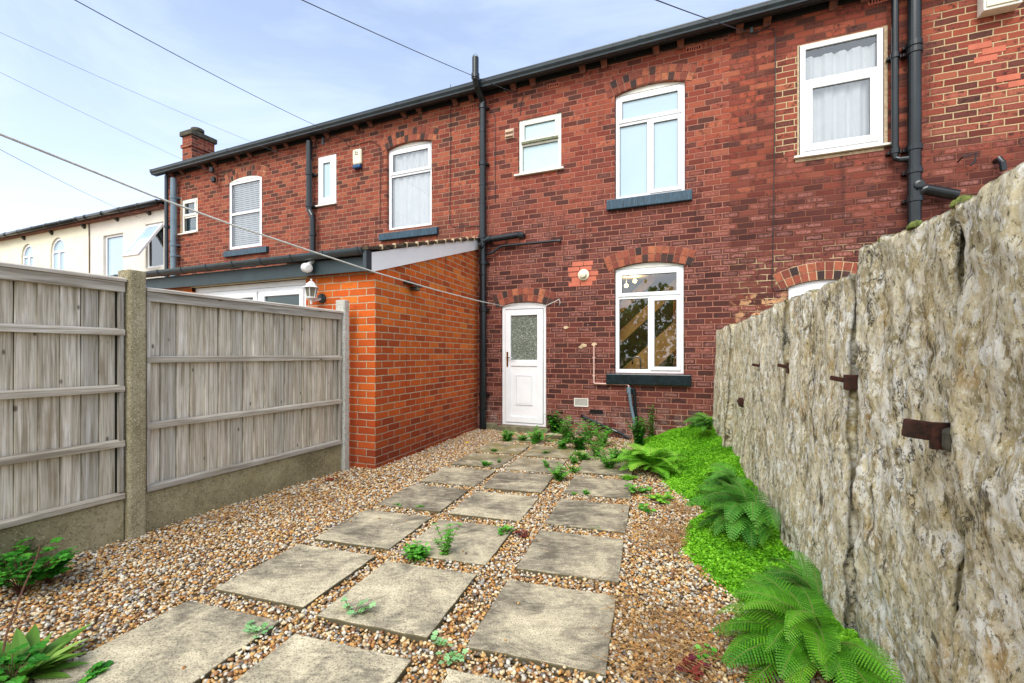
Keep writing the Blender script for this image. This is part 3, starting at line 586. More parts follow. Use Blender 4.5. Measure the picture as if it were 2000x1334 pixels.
# kitchen seen through the lower window
def inside(n, l, c, mb, mat, loc, **k): return tag(mb.build(n, mat, None, HF, loc, **k), l, c)
st = thing('staircase', 'diagonal pine stair boards inside the kitchen window', 'staircase', (2.6, 1.3, .3), HF)
for k, (cu, cz, ln, wd) in enumerate([(2.30, 2.0, 1.3, .12), (2.62, 1.85, 2.0, .16), (3.0, 1.45, 2.1, .34)]):
    m = MB(); m.box(-ln/2, ln/2, -.015, .015, -wd/2, wd/2, Matrix.Translation((cu, .5+.05*k, cz)) @ Matrix.Rotation(-R(43), 4, 'Y')); m.build('stringer', 'board', st, bevel=.004)
MB().box(3.03, 3.10, 1.2, 1.24, .9, 2.3).build('newel_post', 'board', st, bevel=.004)
MB().box(1.8, 3.7, .2, .75, .86, .90).build('worktop', 'counter', hC)
m = MB(); c0 = HF.onY(1251, 712, .35); m.tube([(c0[0], .35, .9), (c0[0], .35, 1.16)]+[(c0[0]-.06+.06*math.cos(a), .35, 1.16+.06*math.sin(a)) for a in np.linspace(.3, math.pi, 8)]+[(c0[0]-.12, .35, 1.10)], .012, 10)
m.lathe([(.03, .9), (.03, .92), (.018, .93)], 14, Matrix.Translation((c0[0], .35, 0)))
inside('kitchen_tap', 'chrome swan neck tap behind the kitchen window', 'tap', m, 'chrome', (c0[0], .35, .9), smooth=True)
for px, py, lb in ((1240, 549, 'larger warm lit bulb behind the kitchen transom'), (1223, 558, 'smaller warm lit bulb at the left of the kitchen transom')):
    c0 = HF.onY(px, py, 1.5); t = thing('ceiling_bulb', lb, 'light bulb', (c0[0], c0[1], c0[2]), HF)
    MB().lathe([(.004, .035), (.02, .03), (.033, .01), (.033, -.01), (.02, -.03), (.004, -.035)], 14, Matrix.Translation(c0)).build('bulb', 'bulb', t, smooth=True)
    MB().tube([(c0[0], c0[1], c0[2]+.03), (c0[0], c0[1], 2.618)], .006, 6).build('flex', 'blackplastic', t)
    pl = bpy.data.lights.new('bulb_light', 'POINT'); pl.energy = 16; pl.color = (1, .72, .4); pl.shadow_soft_size = .04
    po = bpy.data.objects.new('bulb_light', pl); COL.objects.link(po); po.parent = t; po.location = (0, -.06, 0)

# ---------------------------------------------------------------- house left of it
hB = thing('brick_house', 'red brick terraced house with the alarm box and arched sash window', 'house', (UB, 0, 0), HF)
opBw = (-1.872, -.904, 3.52, 5.0, .07); opBs = (-3.533, -3.062, 4.18, 5.13, 0)
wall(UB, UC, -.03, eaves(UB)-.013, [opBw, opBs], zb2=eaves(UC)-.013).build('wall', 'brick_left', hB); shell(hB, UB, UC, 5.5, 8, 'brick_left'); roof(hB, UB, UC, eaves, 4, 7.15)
arch_bricks(hB, opBw); window(hB, opBw, [(4.52, [(9, 'f', 'glass')]), (9, [(9, 'o', 'glass')])], y=.06)
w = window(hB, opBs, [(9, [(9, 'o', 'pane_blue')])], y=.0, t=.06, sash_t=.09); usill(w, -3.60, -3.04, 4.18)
sill(hB, -2.0, -.76, 3.33, 3.455); backbox(hB, -1.95, -.82, 3.4, 5.2, .115, .9)
curtain('net_curtain', 'pale net curtain behind the tall window of the house with the alarm', -1.84, -.92, 3.55, 5.05, .13, 'curtain', 6)
gutter(hB, UB, UC, eaves); corbels(hB, [-3.596, -3.254, -2.526, -2.203, -1.451, -1.126, -.406, -.093]); airbrick(hB, -3.10, 5.40); airbrick(hB, -.174, 5.425)
# ---------------------------------------------------------------- end house

hA = thing('brick_house', 'end red brick house with the white blind window and grey soil pipe', 'house', (UA, 0, 0), HF)
opAw = (-6.095, -5.095, 3.54, 5.0, .07); opAs = (-7.721, -7.157, 4.05, 4.835, 0)
wall(UA, UB, -.03, eaves(UA)-.013, [opAw, opAs], zb2=eaves(UB)-.013).build('wall', 'brick_left', hA); shell(hA, UA, UB, 5.45, 8, 'brick_left'); roof(hA, UA, UB, eaves, 4, 7.1)
arch_bricks(hA, opAw, mortar='mortar_pale'); window(hA, opAw, [(4.30, [(9, 'f', 'glass')]), (9, [(9, 'f', 'glass')])], y=.0)
w = window(hA, opAs, [(4.43, [(9, 'f', 'glass')]), (9, [(9, 'o', 'glass')])], y=.01, mat='upvc_old'); usill(w, -7.80, -7.14, 4.055)
MB().box(-7.76, -7.723, -.004, .05, 4.0, 4.9).build('putty_strip', 'putty', hA)
sill(hA, -6.21, -4.885, 3.375, 3.50); backbox(hA, -6.15, -5.05, 3.4, 5.2, .115, .8); backbox(hA, -7.76, -7.12, 3.95, 4.95, .115, .8)
bl = MB(); z = 3.58
while z < 5.0: bl.box(-6.04, -5.15, .075, .10, z, z+.038, Matrix.Translation((0, .088, z)) @ Matrix.Rotation(R(-62), 4, 'X') @ Matrix.Translation((0, -.088, -z))); z += .044
tag(bl.build('venetian_blind', 'blind', None, HF, (-5.6, .088, 3.58)), 'white slatted blind closed behind the arched window of the end house', 'blind')
curtain('short_curtain', 'teal curtain at the left of the small end house window', -7.68, -7.42, 4.08, 4.8, .13, 'curtain_teal', 4)
curtain('net_curtain', 'pale net curtain at the right of the small end house window', -7.42, -7.18, 4.08, 4.8, .135, 'curtain', 4)
gutter(hA, -8.43, UB, eaves); corbels(hA, [-8.0, -7.62, -6.857, -6.514, -5.758, -5.396, -4.658, -4.327]); airbrick(hA, -7.264, 5.39); airbrick(hA, -4.405, 5.38)
# ---------------------------------------------------------------- right hand neighbour
hD = thing('brick_house', 'right hand red brick house with curtained window and pale new pointing', 'house', (UD, 0, 0), HF)
opDw = (4.622, 5.50, 3.79, 5.20, 0); opDd = (4.50, 5.30, .1, 2.12, .075)
wall(UD, UE, -.03, eaves(UD)-.013, [opDw, opDd], zb2=eaves(UE)-.013).build('wall', 'brick_right', hD); shell(hD, UD, UE, 5.6, 8, 'brick_right'); roof(hD, UD, UE, eaves, 4, 7.2)
arch_bricks(hD, opDd, mortar='mortar_pale')
w = window(hD, opDw, [(4.72, [(9, 'o', 'glass')]), (9, [(9, 'f', 'glass')])], y=-.012, t=.06, sash_t=.085); usill(w, 4.56, 5.58, 3.79)
m = MB(); m.box(5.502, 5.535, -.006, .05, 3.76, 5.22); m.box(4.60, 4.621, -.005, .05, 3.76, 5.2); m.box(4.6, 5.53, -.004, .05, 5.202, 5.215); m.box(4.58, 5.5, -.004, .03, 3.72, 3.755); m.build('mortar_trim', 'putty', hD)
backbox(hD, 4.55, 5.56, 3.6, 5.3, .115, .9); curtain('net_curtain', 'long pale blue net curtain hanging in the right hand upstairs window', 4.64, 5.48, 3.8, 5.08, .09, 'curtain', 5, .022)
m = MB(); ring(m, 4.508, 5.292, .1, 2.12, .06, .04, .1); fr = m.build('door_frame', 'upvc', hD, bevel=.004)
MB().box(4.568, 5.232, .045, .09, .16, 2.06).build('door', 'upvc', hD, bevel=.004)
MB().prism([(4.508, 2.124), (5.292, 2.124)]+[(u, arc_z(opDd, u)-.004) for u in np.linspace(5.292, 4.508, 12)], 'y', .04, .1).build('arched_head', 'upvc', None, sub=fr)
gutter(hD, UD, UE, eaves); corbels(hD, [3.933, 4.255, 4.98, 5.31]); airbrick(hD, 5.444, 5.55)
for a_, z_ in ((6.28, 4.72), (6.40, 4.64), (6.33, 4.56), (6.52, 4.3), (6.62, 4.22)): MB().box(a_, a_+.2, -.0045, .01, z_, z_+.066).build('patched_brick', 'pink_brick', hD, bevel=.002)

# ---------------------------------------------------------------- rendered houses at the left
def cz_(u): return 4.92+.006*u
def rend(root, u0, u1, mat, ops):
    wall(u0, u1, -.03, 4.72, ops, depth=.1).build('wall', mat, root); shell(root, u0, u1, 4.7, 7, mat); roof(root, u0, u1, cz_, 3.5, 5.75)
    m = MB(); z = cz_((u0+u1)/2); m.tube([(u0, -.2, cz_(u0)-.05), (u1, -.2, cz_(u1)-.05)], .06, 12); go = m.build('gutter', 'black_pipe', root, smooth=True)
    u = u0+.3
    while u < u1: MB().tube([(u, -.2, cz_(u)-.05), (u+.03, -.2, cz_(u)-.05)], .067, 12).build('bracket', 'black_pipe', None, sub=go); u += .75
    MB().box(u0, u1, -.135, .002, 4.715, 4.80).build('fascia', 'corbel', root)
hE = thing('rendered_house', 'off white rendered house with the tilted open window', 'house', (-11.575, 0, 0), HF)
oE1 = (-10.90, -10.03, 2.9, 4.33, 0); oE2 = (-9.10, -8.40, 3.35, 4.43, 0)
rend(hE, -11.571, UA-.004, 'offwhite_render', [oE1, oE2]); window(hE, oE1, [(9, [(9, 'f', 'pane_sky')])], y=.05)
w = window(hE, oE2, [(9, [(9, 'f', 'glass')])], y=.04); backbox(hE, -9.2, -8.35, 3.2, 4.6, .115, .9)
Mt = Matrix.Translation((-8.75, .02, 4.38)) @ Matrix.Rotation(R(-32), 4, 'X'); s_ = MB()
for b_ in ((-.31, -.25, -.02, .03, -1.0, 0), (.25, .31, -.02, .03, -1.0, 0), (-.25, .25, -.02, .03, -1.0, -.94), (-.25, .25, -.02, .03, -.06, 0)): s_.box(*b_, Mt)
sh = s_.build('open_sash', 'upvc', None, sub=w, bevel=.004); MB().add([tuple(Mt @ Vector(q)) for q in ((-.25, 0, -.94), (.25, 0, -.94), (.25, 0, -.06), (-.25, 0, -.06))], [(0, 1, 2, 3)]).build('pane', 'pane_sky', None, sub=w)
for u in (-10.253, -8.921): m = MB(); m.prism([(0, 4.63), (-.06, 4.68), (-.1, 4.74), (-.12, 4.80), (0, 4.80)], 'x', u-.05, u+.05); m.build('corbel', 'black_pipe', hE)
MB().tube([(-11.52, -.02, 4.75), (-11.5, -.02, 4.0), (-11.51, -.02, 2.5)], .012, 8).build('crack_cable', 'rust', hE)
hG = thing('rendered_house', 'cream rendered house with two small round headed windows', 'house', (-18, 0, 0), HF)
oG1 = (-15.12, -14.42, 3.1, 4.14, .345); oG2 = (-13.50, -12.74, 2.9, 4.14, .37)
rend(hG, -18, -11.579, 'cream_render', [oG1, oG2])
for op in (oG1, oG2):
    ua, ub = op[0]+.01, op[1]-.01; rr_ = (ub-ua)/2; cx_ = (ua+ub)/2; m = MB(); y0, y1 = .04, .09
    m.box(ua, ua+.06, y0, y1, op[2], 4.14); m.box(ub-.06, ub, y0, y1, op[2], 4.14); m.box(ua+.06, ub-.06, y0, y1, 4.10, 4.14); m.box(cx_-.03, cx_+.03, y0, y1, op[2]+.06, 4.10); m.box(ua+.06, ub-.06, y0, y1, op[2], op[2]+.06)
    for i in range(14):
        a0, a1 = math.pi*i/14, math.pi*(i+1)/14
        m.prism([(cx_+q*math.cos(a_), 4.14+q*math.sin(a_)*.98) for q, a_ in ((rr_-.06, a0), (rr_, a0), (rr_, a1), (rr_-.06, a1))], 'y', y0, y1)
    w = m.build('window', 'upvc', hG)
    pts = [(ua+.05, op[2]+.05), (ub-.05, op[2]+.05)]+[(cx_+(rr_-.05)*math.cos(a_), 4.14+(rr_-.05)*math.sin(a_)) for a_ in np.linspace(0, math.pi, 14)]
    MB().add([(p[0], .07, p[1]) for p in pts], [tuple(range(len(pts)))]).build('pane', 'pane_sky', None, sub=w)
for u in (-14.909, -13.382, -11.75): m = MB(); m.prism([(0, 4.6), (-.06, 4.66), (-.1, 4.73), (-.12, 4.80), (0, 4.80)], 'x', u-.05, u+.05); m.build('corbel', 'black_pipe', hG)
ch = MB(); u0, u1, y0, y1 = -8.88, -8.50, .72, 1.30
ch.box(u0, u1, y0, y1, 4.8, 6.55); ch.box(u0-.03, u1+.03, y0-.03, y1+.03, 6.55, 6.63); ch.box(u0-.0, u1+.0, y0, y1, 6.63, 6.84)
cho = ch.build('chimney', 'brick_left', hE)
MB().box(u0-.05, u1+.05, y0-.05, y1+.05, 6.84, 6.97).build('chimney_cap', 'chim', None, sub=cho, bevel=.02)
MB().lathe([(.13, 6.97), (.13, 7.03), (.11, 7.05), (.15, 7.06), (.15, 7.13), (.12, 7.15)], 18, Matrix.Translation((u1-.22, y0+.28, 0))).build('chimney_pot', 'chim', None, sub=cho, smooth=False)

# ---------------------------------------------------------------- drainpipes
def collar(m, x, y, z, r, h=.07): m.lathe([(r, z), (r+.012, z+.006), (r+.012, z+h-.006), (r, z+h)], 16, Matrix.Translation((x, y, 0)))
def vpipe(label, u, y, z0, z1, r, mat, collars, cat='drainpipe', name='drainpipe', extra=None, frame=HF, topslots=False):
    t = thing(name, label, cat, (u, y, z0), frame)
    m = MB(); m.tube([(u, y, z0), (u, y, z1)], r, 18); m.build('pipe', mat, t, smooth=False)
    for c in collars:
        k = MB(); collar(k, u, y, c, r); k.build('collar', mat, t)
        k = MB(); k.box(u-r-.03, u+r+.03, y+r*.5, 0 if frame is HF else y+.1, c+.02, c+.05); k.build('bracket', mat, t)
    return t
q = HF.onY(943, 600, -.09)[0]
t = vpipe('tall black soil pipe rising past the gutter beside the orange wall', q, -.09, 0, 5.36, .055, 'black_pipe', [.55, 1.95, 2.72, 3.15, 4.35, 5.28], 'soil pipe', 'soil_pipe')
MB().tube([(q, -.09, 5.36), (q, -.1, 5.42), (q, -.30, 5.56), (q, -.355, 5.63), (q, -.355, 5.97)], .053, 18).build('vent_pipe', 'black_pipe', t, smooth=False)
k = MB(); collar(k, q, -.355, 5.64, .053, .08); k.build('collar', 'black_pipe', t)
k = MB()
for i in range(8): a_ = i*math.pi/4; k.tube([(q+.05*math.cos(a_), -.355+.05*math.sin(a_), 5.97), (q+.03*math.cos(a_), -.355+.03*math.sin(a_), 6.02)], .006, 5)
k.build('vent_cage', 'grey_pipe', t)
b0 = HF.onY(955, 468, -.09); b1 = HF.onY(1012, 459, -.09)
MB().tube([(q, -.09, b0[2]-.03), (b0[0], -.09, b0[2]), (b1[0], -.09, b1[2]), (b1[0]+.04, -.07, b1[2]), (b1[0]+.05, .02, b1[2])], .052, 16).build('branch', 'black_pipe', t)
k = MB(); k.tube([(b0[0]-.02, -.09, b0[2]), (b0[0]+.04, -.09, b0[2]+.002)], .064, 16); k.tube([(q-.02, -.17, 3.02), (q+.02, -.17, 3.02)], .05, 14); k.lathe([(.05, 0), (.05, .03), (.02, .035)], 16, Matrix.Translation((q, -.14, 3.03)) @ Matrix.Rotation(R(90), 4, 'X')); k.build('access_cap', 'black_pipe', t)
pts = [HF.onY(px, py, -.06) for px, py in ((948, 497), (962, 494), (975, 483), (985, 480), (1088, 470), (1092, 470))]; pts.append((pts[-1][0], .02, pts[-1][2]))
MB().tube(pts, .02, 10).build('small_branch', 'black_pipe', t)
k = MB(); k.lathe([(.055, 0), (.07, .003), (.07, .02), (.055, .022)], 16, Matrix.Translation((q, -.09, 2.55)))
for z_ in (.33, 1.35, 3.72, 4.02, 4.9): k.lathe([(.055, 0), (.06, .003), (.06, .04), (.055, .043)], 16, Matrix.Translation((q, -.09, z_)))
k.build('pipe_band', 'black_pipe', t)
q = HF.onY(339, 400, -.11)[0]; vpipe('light grey soil pipe on the end house', q, -.11, 2.9, 5.33, .062, 'grey_pipe', [3.5, 3.75, 4.85], 'soil pipe', 'soil_pipe')
q = HF.onY(325, 400, -.12)[0]; vpipe('thin dark downpipe at the corner beside the cream houses', q, -.12, 2.9, 5.42, .04, 'dark_gutter', [4.2])
q = HF.onY(604, 400, -.12)[0]; t = vpipe('black soil pipe with a swan neck between the two narrow windows', q, -.12, 4.12, 5.42, .058, 'black_pipe', [4.75, 4.12], 'soil pipe', 'soil_pipe')
MB().tube([(q, -.12, 4.14), (q+.01, -.12, 4.06), (q+.08, -.12, 3.95), (q+.09, -.12, 3.88), (q+.09, -.12, 3.1)], .056, 16).build('lower_pipe', 'black_pipe', t)
k = MB(); collar(k, q+.09, -.12, 3.55, .056); k.build('collar', 'black_pipe', t)
q = HF.onY(1748, 200, -.09)[0]; t = vpipe('thinner square black downpipe left of the thick one', q, -.09, 3.60, 5.62, .036, 'black_pipe', [4.75, 3.62])
q2 = HF.onY(1786, 200, -.11)[0]
MB().tube([(q, -.09, 3.64), (q+.005, -.09, 3.57), (q+.05, -.10, 3.545), (q2, -.11, 3.54)], .034, 12).build('elbow', 'black_pipe', t)
t = vpipe('thick black soil pipe on the right hand house', q2, -.11, 2.4, 5.62, .065, 'black_pipe', [3.02, 3.35, 3.62, 4.75, 4.83], 'soil pipe', 'soil_pipe')
e = HF.onY(1870, 378, -.11); MB().tube([(q2, -.11, 3.12), (q2+.1, -.11, 3.16), (e[0], -.11, e[2]-.02)], .06, 16).build('branch', 'black_pipe', t)
k = MB(); k.lathe([(.05, 0), (.05, .03), (.03, .035)], 16, Matrix.Translation((q2+.02, -.17, 3.2)) @ Matrix.Rotation(R(90), 4, 'X')); k.build('access_cap', 'black_pipe', t)
a0 = HF.onY(1952, 310, -.07); m = MB().tube([(a0[0], .02, a0[2]), (a0[0], -.07, a0[2]), (a0[0]+.02, -.08, a0[2]-.05), (a0[0]+.03, -.08, a0[2]-.14)], .03, 12)
tag(m.build('overflow_elbow', 'black_pipe', None, HF, a0), 'short black overflow elbow poking from the wall at the far right', 'pipe')
a0 = HF.onY(1873, 315, -.02); m = MB().tube([(a0[0], .01, a0[2]), (a0[0], -.1, a0[2]+.02), (a0[0]+.12, -.1, a0[2]+.04), (a0[0]+.10, -.1, a0[2]-.06), (a0[0]+.07, -.1, a0[2]-.09)], .009, 8)
tag(m.build('wall_hook', 'black_pipe', None, HF, a0), 'thin bent overflow tube left of the black elbow', 'pipe')
# kitchen waste pipes
P_ = lambda px, py, y: HF.onY(px, py, y)
t = thing('waste_pipe', 'thin pinkish white waste pipe left of the kitchen sill', 'pipe', P_(1160, 749, -.03), HF)
MB().tube([P_(1160, 674, .01), P_(1160, 676, -.03), P_(1160, 748, -.03), P_(1161, 749, -.03), P_(1226, 751, -.05), P_(1228, 754, -.06), P_(1228, 765, -.06)], .0125, 10).build('pipe', 'copper', t)
for px, py in ((1160, 700), (1160, 735)): a0 = P_(px, py, -.03); MB().box(a0[0]-.02, a0[0]+.02, -.035, 0, a0[2], a0[2]+.02).build('clip', 'copper', t)
t = thing('waste_pipe', 'grey sloping waste pipe under the kitchen sill', 'pipe', P_(1244, 848, -.07), HF)
MB().tube([P_(1228, 757, -.07), P_(1232, 790, -.07), P_(1245, 852, -.07)], .022, 12).build('pipe', 'grey_pipe', t); MB().tube([P_(1228, 756, -.07), P_(1228.5, 768, -.07)], .03, 12).build('collar', 'grey_pipe', t)
t = thing('waste_pipe', 'black waste pipe behind the grey one below the kitchen sill', 'pipe', P_(1248, 845, -.035), HF)
MB().tube([P_(1229, 760, -.035), P_(1236, 759, -.035), P_(1239, 766, -.035), P_(1241, 800, -.035), P_(1248, 852, -.035)], .022, 12).build('pipe', 'black_pipe', t); MB().tube([P_(1237, 759, -.035), P_(1239, 770, -.035)], .03, 12).build('elbow', 'black_pipe', t)
t = thing('waste_pipe', 'black pipe sloping down to the gravel by the kitchen drain', 'pipe', P_(1230, 855, -.05), HF)
MB().tube([P_(1136, 812, .01), P_(1139, 814, -.045), P_(1215, 848, -.07), P_(1229, 857, -.09)], .022, 12).build('pipe', 'black_pipe', t); MB().tube([P_(1195, 839, -.062), P_(1205, 843.5, -.066)], .029, 12).build('collar', 'black_pipe', t)

# small things on the walls
c0 = HF.onY(701, 313, 0); t = thing('alarm_box', 'cream burglar alarm box with a blue base beside the narrow window', 'alarm', c0, HF)
m = MB(); m.box(c0[0]-.10, c0[0]+.10, -.07, 0, c0[2]-.10, c0[2]+.19); m.build('case', 'cream_box', t, bevel=.03)
m = MB(); m.box(c0[0]-.09, c0[0]+.09, -.08, -.002, c0[2]-.175, c0[2]-.102); m.build('strobe', 'blue_lens', t, bevel=.02)
m = MB()
for dx_, dz_ in ((-.02, .13), (.02, .12), (-.015, .09), (.02, .08)): m.box(c0[0]+dx_-.012, c0[0]+dx_+.012, -.0725, -.0702, c0[2]+dz_-.012, c0[2]+dz_+.012)
m.build('printed_mark', 'blackplastic', t)
c0 = HF.onY(1953, -8, -.06); t = thing('meter_box', 'cream box mounted high on the right hand house', 'meter box', c0, HF)
MB().box(c0[0]-.17, c0[0]+.15, -.14, 0, c0[2]-.17, c0[2]+.4).build('case', 'upvc_old', t, bevel=.01); MB().box(c0[0]-.15, c0[0]+.13, -.155, -.141, c0[2]-.14, c0[2]+.38).build('lid', 'cream_box', t, bevel=.006)
for c0, lb in ((HF.onY(414, 330, -.1), 'upper'), (HF.onY(416, 352, -.1), 'lower')):
    pass
t = thing('wire_bracket', 'rusty bracket with two black insulators left of the blind window', 'bracket', HF.onY(428, 345, 0), HF)
for px, py in ((414, 332), (417, 351)):
    c0 = HF.onY(px, py, -.12); MB().lathe([(.03, -.06), (.05, -.05), (.05, .04), (.035, .06)], 12, Matrix.Translation(c0)).build('insulator', 'blackplastic', t)
MB().tube([HF.onY(417, 338, -.12), HF.onY(423, 343, -.08), HF.onY(433, 344, 0)], .012, 7).build('arm', 'rust', t); MB().tube([HF.onY(418, 356, -.12), HF.onY(423, 361, -.1), HF.onY(426, 343, -.06)], .01, 7).build('arm', 'rust', t)
for k_, (px, py, h_) in enumerate(((985, 168, .17), (1202, 108, .17), (1468, 48, .2), (630, 270, .25))):
    lb = ['blue grey strap under the gutter right of the tall soil pipe', 'blue grey strap under the gutter left of the arched bedroom window', 'blue grey strap under the gutter left of the curtained window', 'thin rod under the gutter over the narrow window'][k_]
    c0 = HF.onY(px, py, -.02); m = MB(); m.box(c0[0]-.018, c0[0]+.018, -.02, 0, c0[2]-h_/2, c0[2]+h_/2); m.tube([(c0[0], -.02, c0[2]-h_/2+.03), (c0[0], -.045, c0[2]-h_/2+.03)], .006, 6)
    tag(m.build('gutter_strap', 'grey_pipe', None, HF, c0, bevel=.002), lb, 'strap', 'straps below the gutter')

# ---------------------------------------------------------------- overhead wires
def wire(name, label, pts, r, mat='wire_black', cat='cable', sag=0., frame=WF, n=24, seg=6):
    P = [Vector(p) for p in pts]; out_ = []
    if len(P) == 2:
        for i in range(n+1): s = i/n; q = P[0].lerp(P[1], s); q.z -= sag*4*s*(1-s); out_.append(q)
    else: out_ = P
    return tag(MB().tube(out_, r, seg).build(name, mat, None, frame, tuple(out_[0]), smooth=True), label, cat)
def fw(px, py, off=.05): q = HF.onY(px, py, -off); return tuple(HF.M @ Vector(q))
wire('overhead_cable', 'thin overhead cable from the upper left sky to above the alarm box', [atd(20, -70, 3.2), fw(650, 260)], .004, sag=.05)
wire('overhead_cable', 'thin overhead cable crossing the top of the tall soil pipe', [atd(450, -65, 3.2), fw(1028, 190)], .004, sag=.03)
wire('overhead_cable', 'thin overhead cable meeting the gutter near the top right', [atd(1130, -60, 3.0), fw(1468, 65)], .005, sag=.02)
wire('overhead_cable', 'faint overhead cable ending above the blind window', [atd(-160, -10, 4.5), fw(590, 316)], .0022, 'grey_pipe', sag=.05)
wire('overhead_cable', 'faint overhead cable ending at the rusty bracket', [atd(-160, 62, 4.5), fw(412, 336, .12)], .0022, 'grey_pipe', sag=.03)
wire('overhead_cable', 'thin low cable ending on the off white house', [atd(-160, 205, 5.), fw(275, 426)], .0035, 'wire_black', sag=.06)
A = atd(-160, 205, 2.0)
pts = [atd(-200, 183, 2.0), atd(0, 262, 2.2), atd(150, 322, 2.62), atd(300, 383, 2.95), atd(450, 438, 3.32), atd(600, 488, 3.78), atd(733, 532, 4.44), atd(850, 566, 5.30), atd(940, 589, 6.25), atd(984, 598, 6.83)]
wire('washing_line', 'long washing line running from the left sky to the door head', pts, .0065, 'rope', 'washing line')
q1 = fw(985, 598, .03); q2_ = fw(1066, 597, .04)
wire('washing_line', 'short tied end of the washing line right of the door', [q1, fw(1000, 594, .03), fw(1050, 594, .035), q2_, fw(1086, 588, .05), fw(1092, 584, .05), fw(1094, 590, .04), fw(1092, 597, .04)], .006, 'rope', 'washing line')
def wallcable(name, label, pp, r=.005, mat='wire_black'):
    P = [HF.onY(a_, b_, -.012) for a_, b_ in pp]; return tag(MB().tube(P, r, 6).build(name, mat, None, HF, P[0]), label, 'cable')
wallcable('wall_cable', 'thin dark cable running down the wall left of the curtained window', [(1468, 66), (1480, 62), (1498, 55), (1510, 58), (1515, 70), (1514, 200), (1511, 400), (1508, 560), (1512, 568), (1525, 566), (1540, 566)])
wallcable('wall_cable', 'thin dark cable from the coil down past the alarm window', [(650, 262), (675, 274), (678, 284), (690, 285), (696, 276), (690, 269), (682, 275), (690, 285), (705, 280), (725, 275), (740, 284), (743, 310), (742, 440)])
wallcable('wall_cable', 'thin dark cable down the wall right of the tall arched window', [(880, 165), (880, 300), (878, 435), (885, 443), (936, 441)])
wallcable('wall_cable', 'thin dark cable on the wall right of the tall soil pipe', [(1022, 188), (1018, 200), (1016, 225)])
wallcable('wall_cable', 'thin dark cable looping beside the tall soil pipe', [(955, 222), (960, 217), (967, 226), (967, 300), (967, 395)])

# ---------------------------------------------------------------- orange brick extension
ext = thing('brick_extension', 'single storey bright orange brick extension with a white bargeboard', 'extension', (.2, -2.835, 0), HF)
uL = HF.onY(250, 530, -2.835)[0]; ZF = 2.22
c_ = (.2017, -2.835); e_ = (0.0, -.003); sl_ = math.hypot(c_[0]-e_[0], c_[1]-e_[1])
doo = (-2.856, -.804, .05, 2.145, 0)
m = MB()
for a_, b_, z0, z1 in ((uL, doo[0], -.03, ZF), (doo[1], c_[0], -.03, ZF), (doo[0], doo[1], 2.145, ZF)): m.add([(a_, -2.835, z0), (b_, -2.835, z0), (b_, -2.835, z1), (a_, -2.835, z1)], [(0, 1, 2, 3)])
for u in (doo[0], doo[1]): m.add([(u, -2.835, -.03), (u, -2.735, -.03), (u, -2.735, 2.1), (u, -2.835, 2.1)], [(0, 1, 2, 3)])
m.build('front_wall', 'brick_new', ext, uvfn=lambda x, y, z: (x-c_[0]+y+2.835+.1203, z+.028))
m = MB(); m.add([(c_[0], c_[1], -.03), (e_[0], e_[1], -.03), (e_[0], e_[1], 3.05), (c_[0], c_[1], 2.20)], [(0, 1, 2, 3)])
m.build('side_wall', 'brick_new', ext, uvfn=lambda x, y, z: ((y+2.835)/2.832*sl_+.1203, z+.028))
m = MB(); m.add([(uL, -2.835, -.03), (uL, 0, -.03), (uL, 0, 3.0), (uL, -2.835, 2.17)], [(0, 3, 2, 1)]); m.build('far_wall', 'brick_new', ext)
# french doors
m = MB(); y0 = -2.80; m.box(doo[0]+.004, doo[0]+.064, y0, y0+.07, .05, 2.07); m.box(doo[1]-.064, doo[1]-.004, y0, y0+.07, .05, 2.07); m.box(doo[0]+.064, doo[1]-.064, y0, y0+.07, 2.03, 2.07); m.box(-1.645, -1.585, y0, y0+.07, .05, 2.03)
m.box(doo[0]+.004, doo[1]-.004, y0+.01, y0+.06, 2.074, 2.14)
fd = m.build('french_door_frame', 'upvc', ext, bevel=.004)
for a_, b_, pm in ((-2.79, -2.24, 'pane_sky'), (-2.235, -1.65, 'pane_dark'), (-1.58, -.87, 'pane_dark')):
    s_ = MB(); ring(s_, a_, b_, .07, 2.028, .065 if a_ > -2.7 else .05, y0-.015, y0+.04); s_.build('door_leaf', 'upvc', None, sub=fd, bevel=.005); q = .065 if a_ > -2.7 else .05
    MB().add([(a_+q, y0+.01, .17), (b_-q, y0+.01, .17), (b_-q, y0+.01, 2.028-q), (a_+q, y0+.01, 2.028-q)], [(0, 1, 2, 3)]).build('pane', pm, None, sub=fd)
MB().box(doo[0]-.02, doo[1]+.02, -2.842, -2.80, 2.147, 2.215).build('lintel_board', 'cream_render', ext)
# roof tiles in stepped courses, moss between
m = MB(); nT = 9; ey, ez, fy_, fz = -3.03, 2.345, -.01, 3.185
for i in range(nT):
    t0, t1 = i/nT, min((i+1.25)/nT, 1.); ya, yb = ey+(fy_-ey)*t0, ey+(fy_-ey)*t1; za, zb_ = ez+(fz-ez)*t0+.028, ez+(fz-ez)*t1+.006
    xr = lambda y_: c_[0]+.05-(y_+2.835)/2.832*.2017
    v = [(uL-.1, ya, za-.03), (xr(ya), ya, za-.03), (xr(yb), yb, zb_-.03), (uL-.1, yb, zb_-.03)]; m.rr(); m.add(v+[(a_, b_, c+.03) for a_, b_, c in v], [(0, 3, 2, 1), (4, 5, 6, 7), (0, 1, 5, 4), (1, 2, 6, 5), (2, 3, 7, 6), (3, 0, 4, 7)])
rt = m.build('roof_tiles', 'tile', ext)
m = MB()
for i in range(1, 12):
    t0 = i/12; y_ = ey+(fy_-ey)*t0; z_ = ez+(fz-ez)*t0; x_ = xr(y_); m = MB(); m.box(x_-.03, x_+.008, y_-.007, y_+.007, z_-.02, z_+.036); m.build('verge_clip', 'mortar_pale', None, sub=rt)
m = MB()
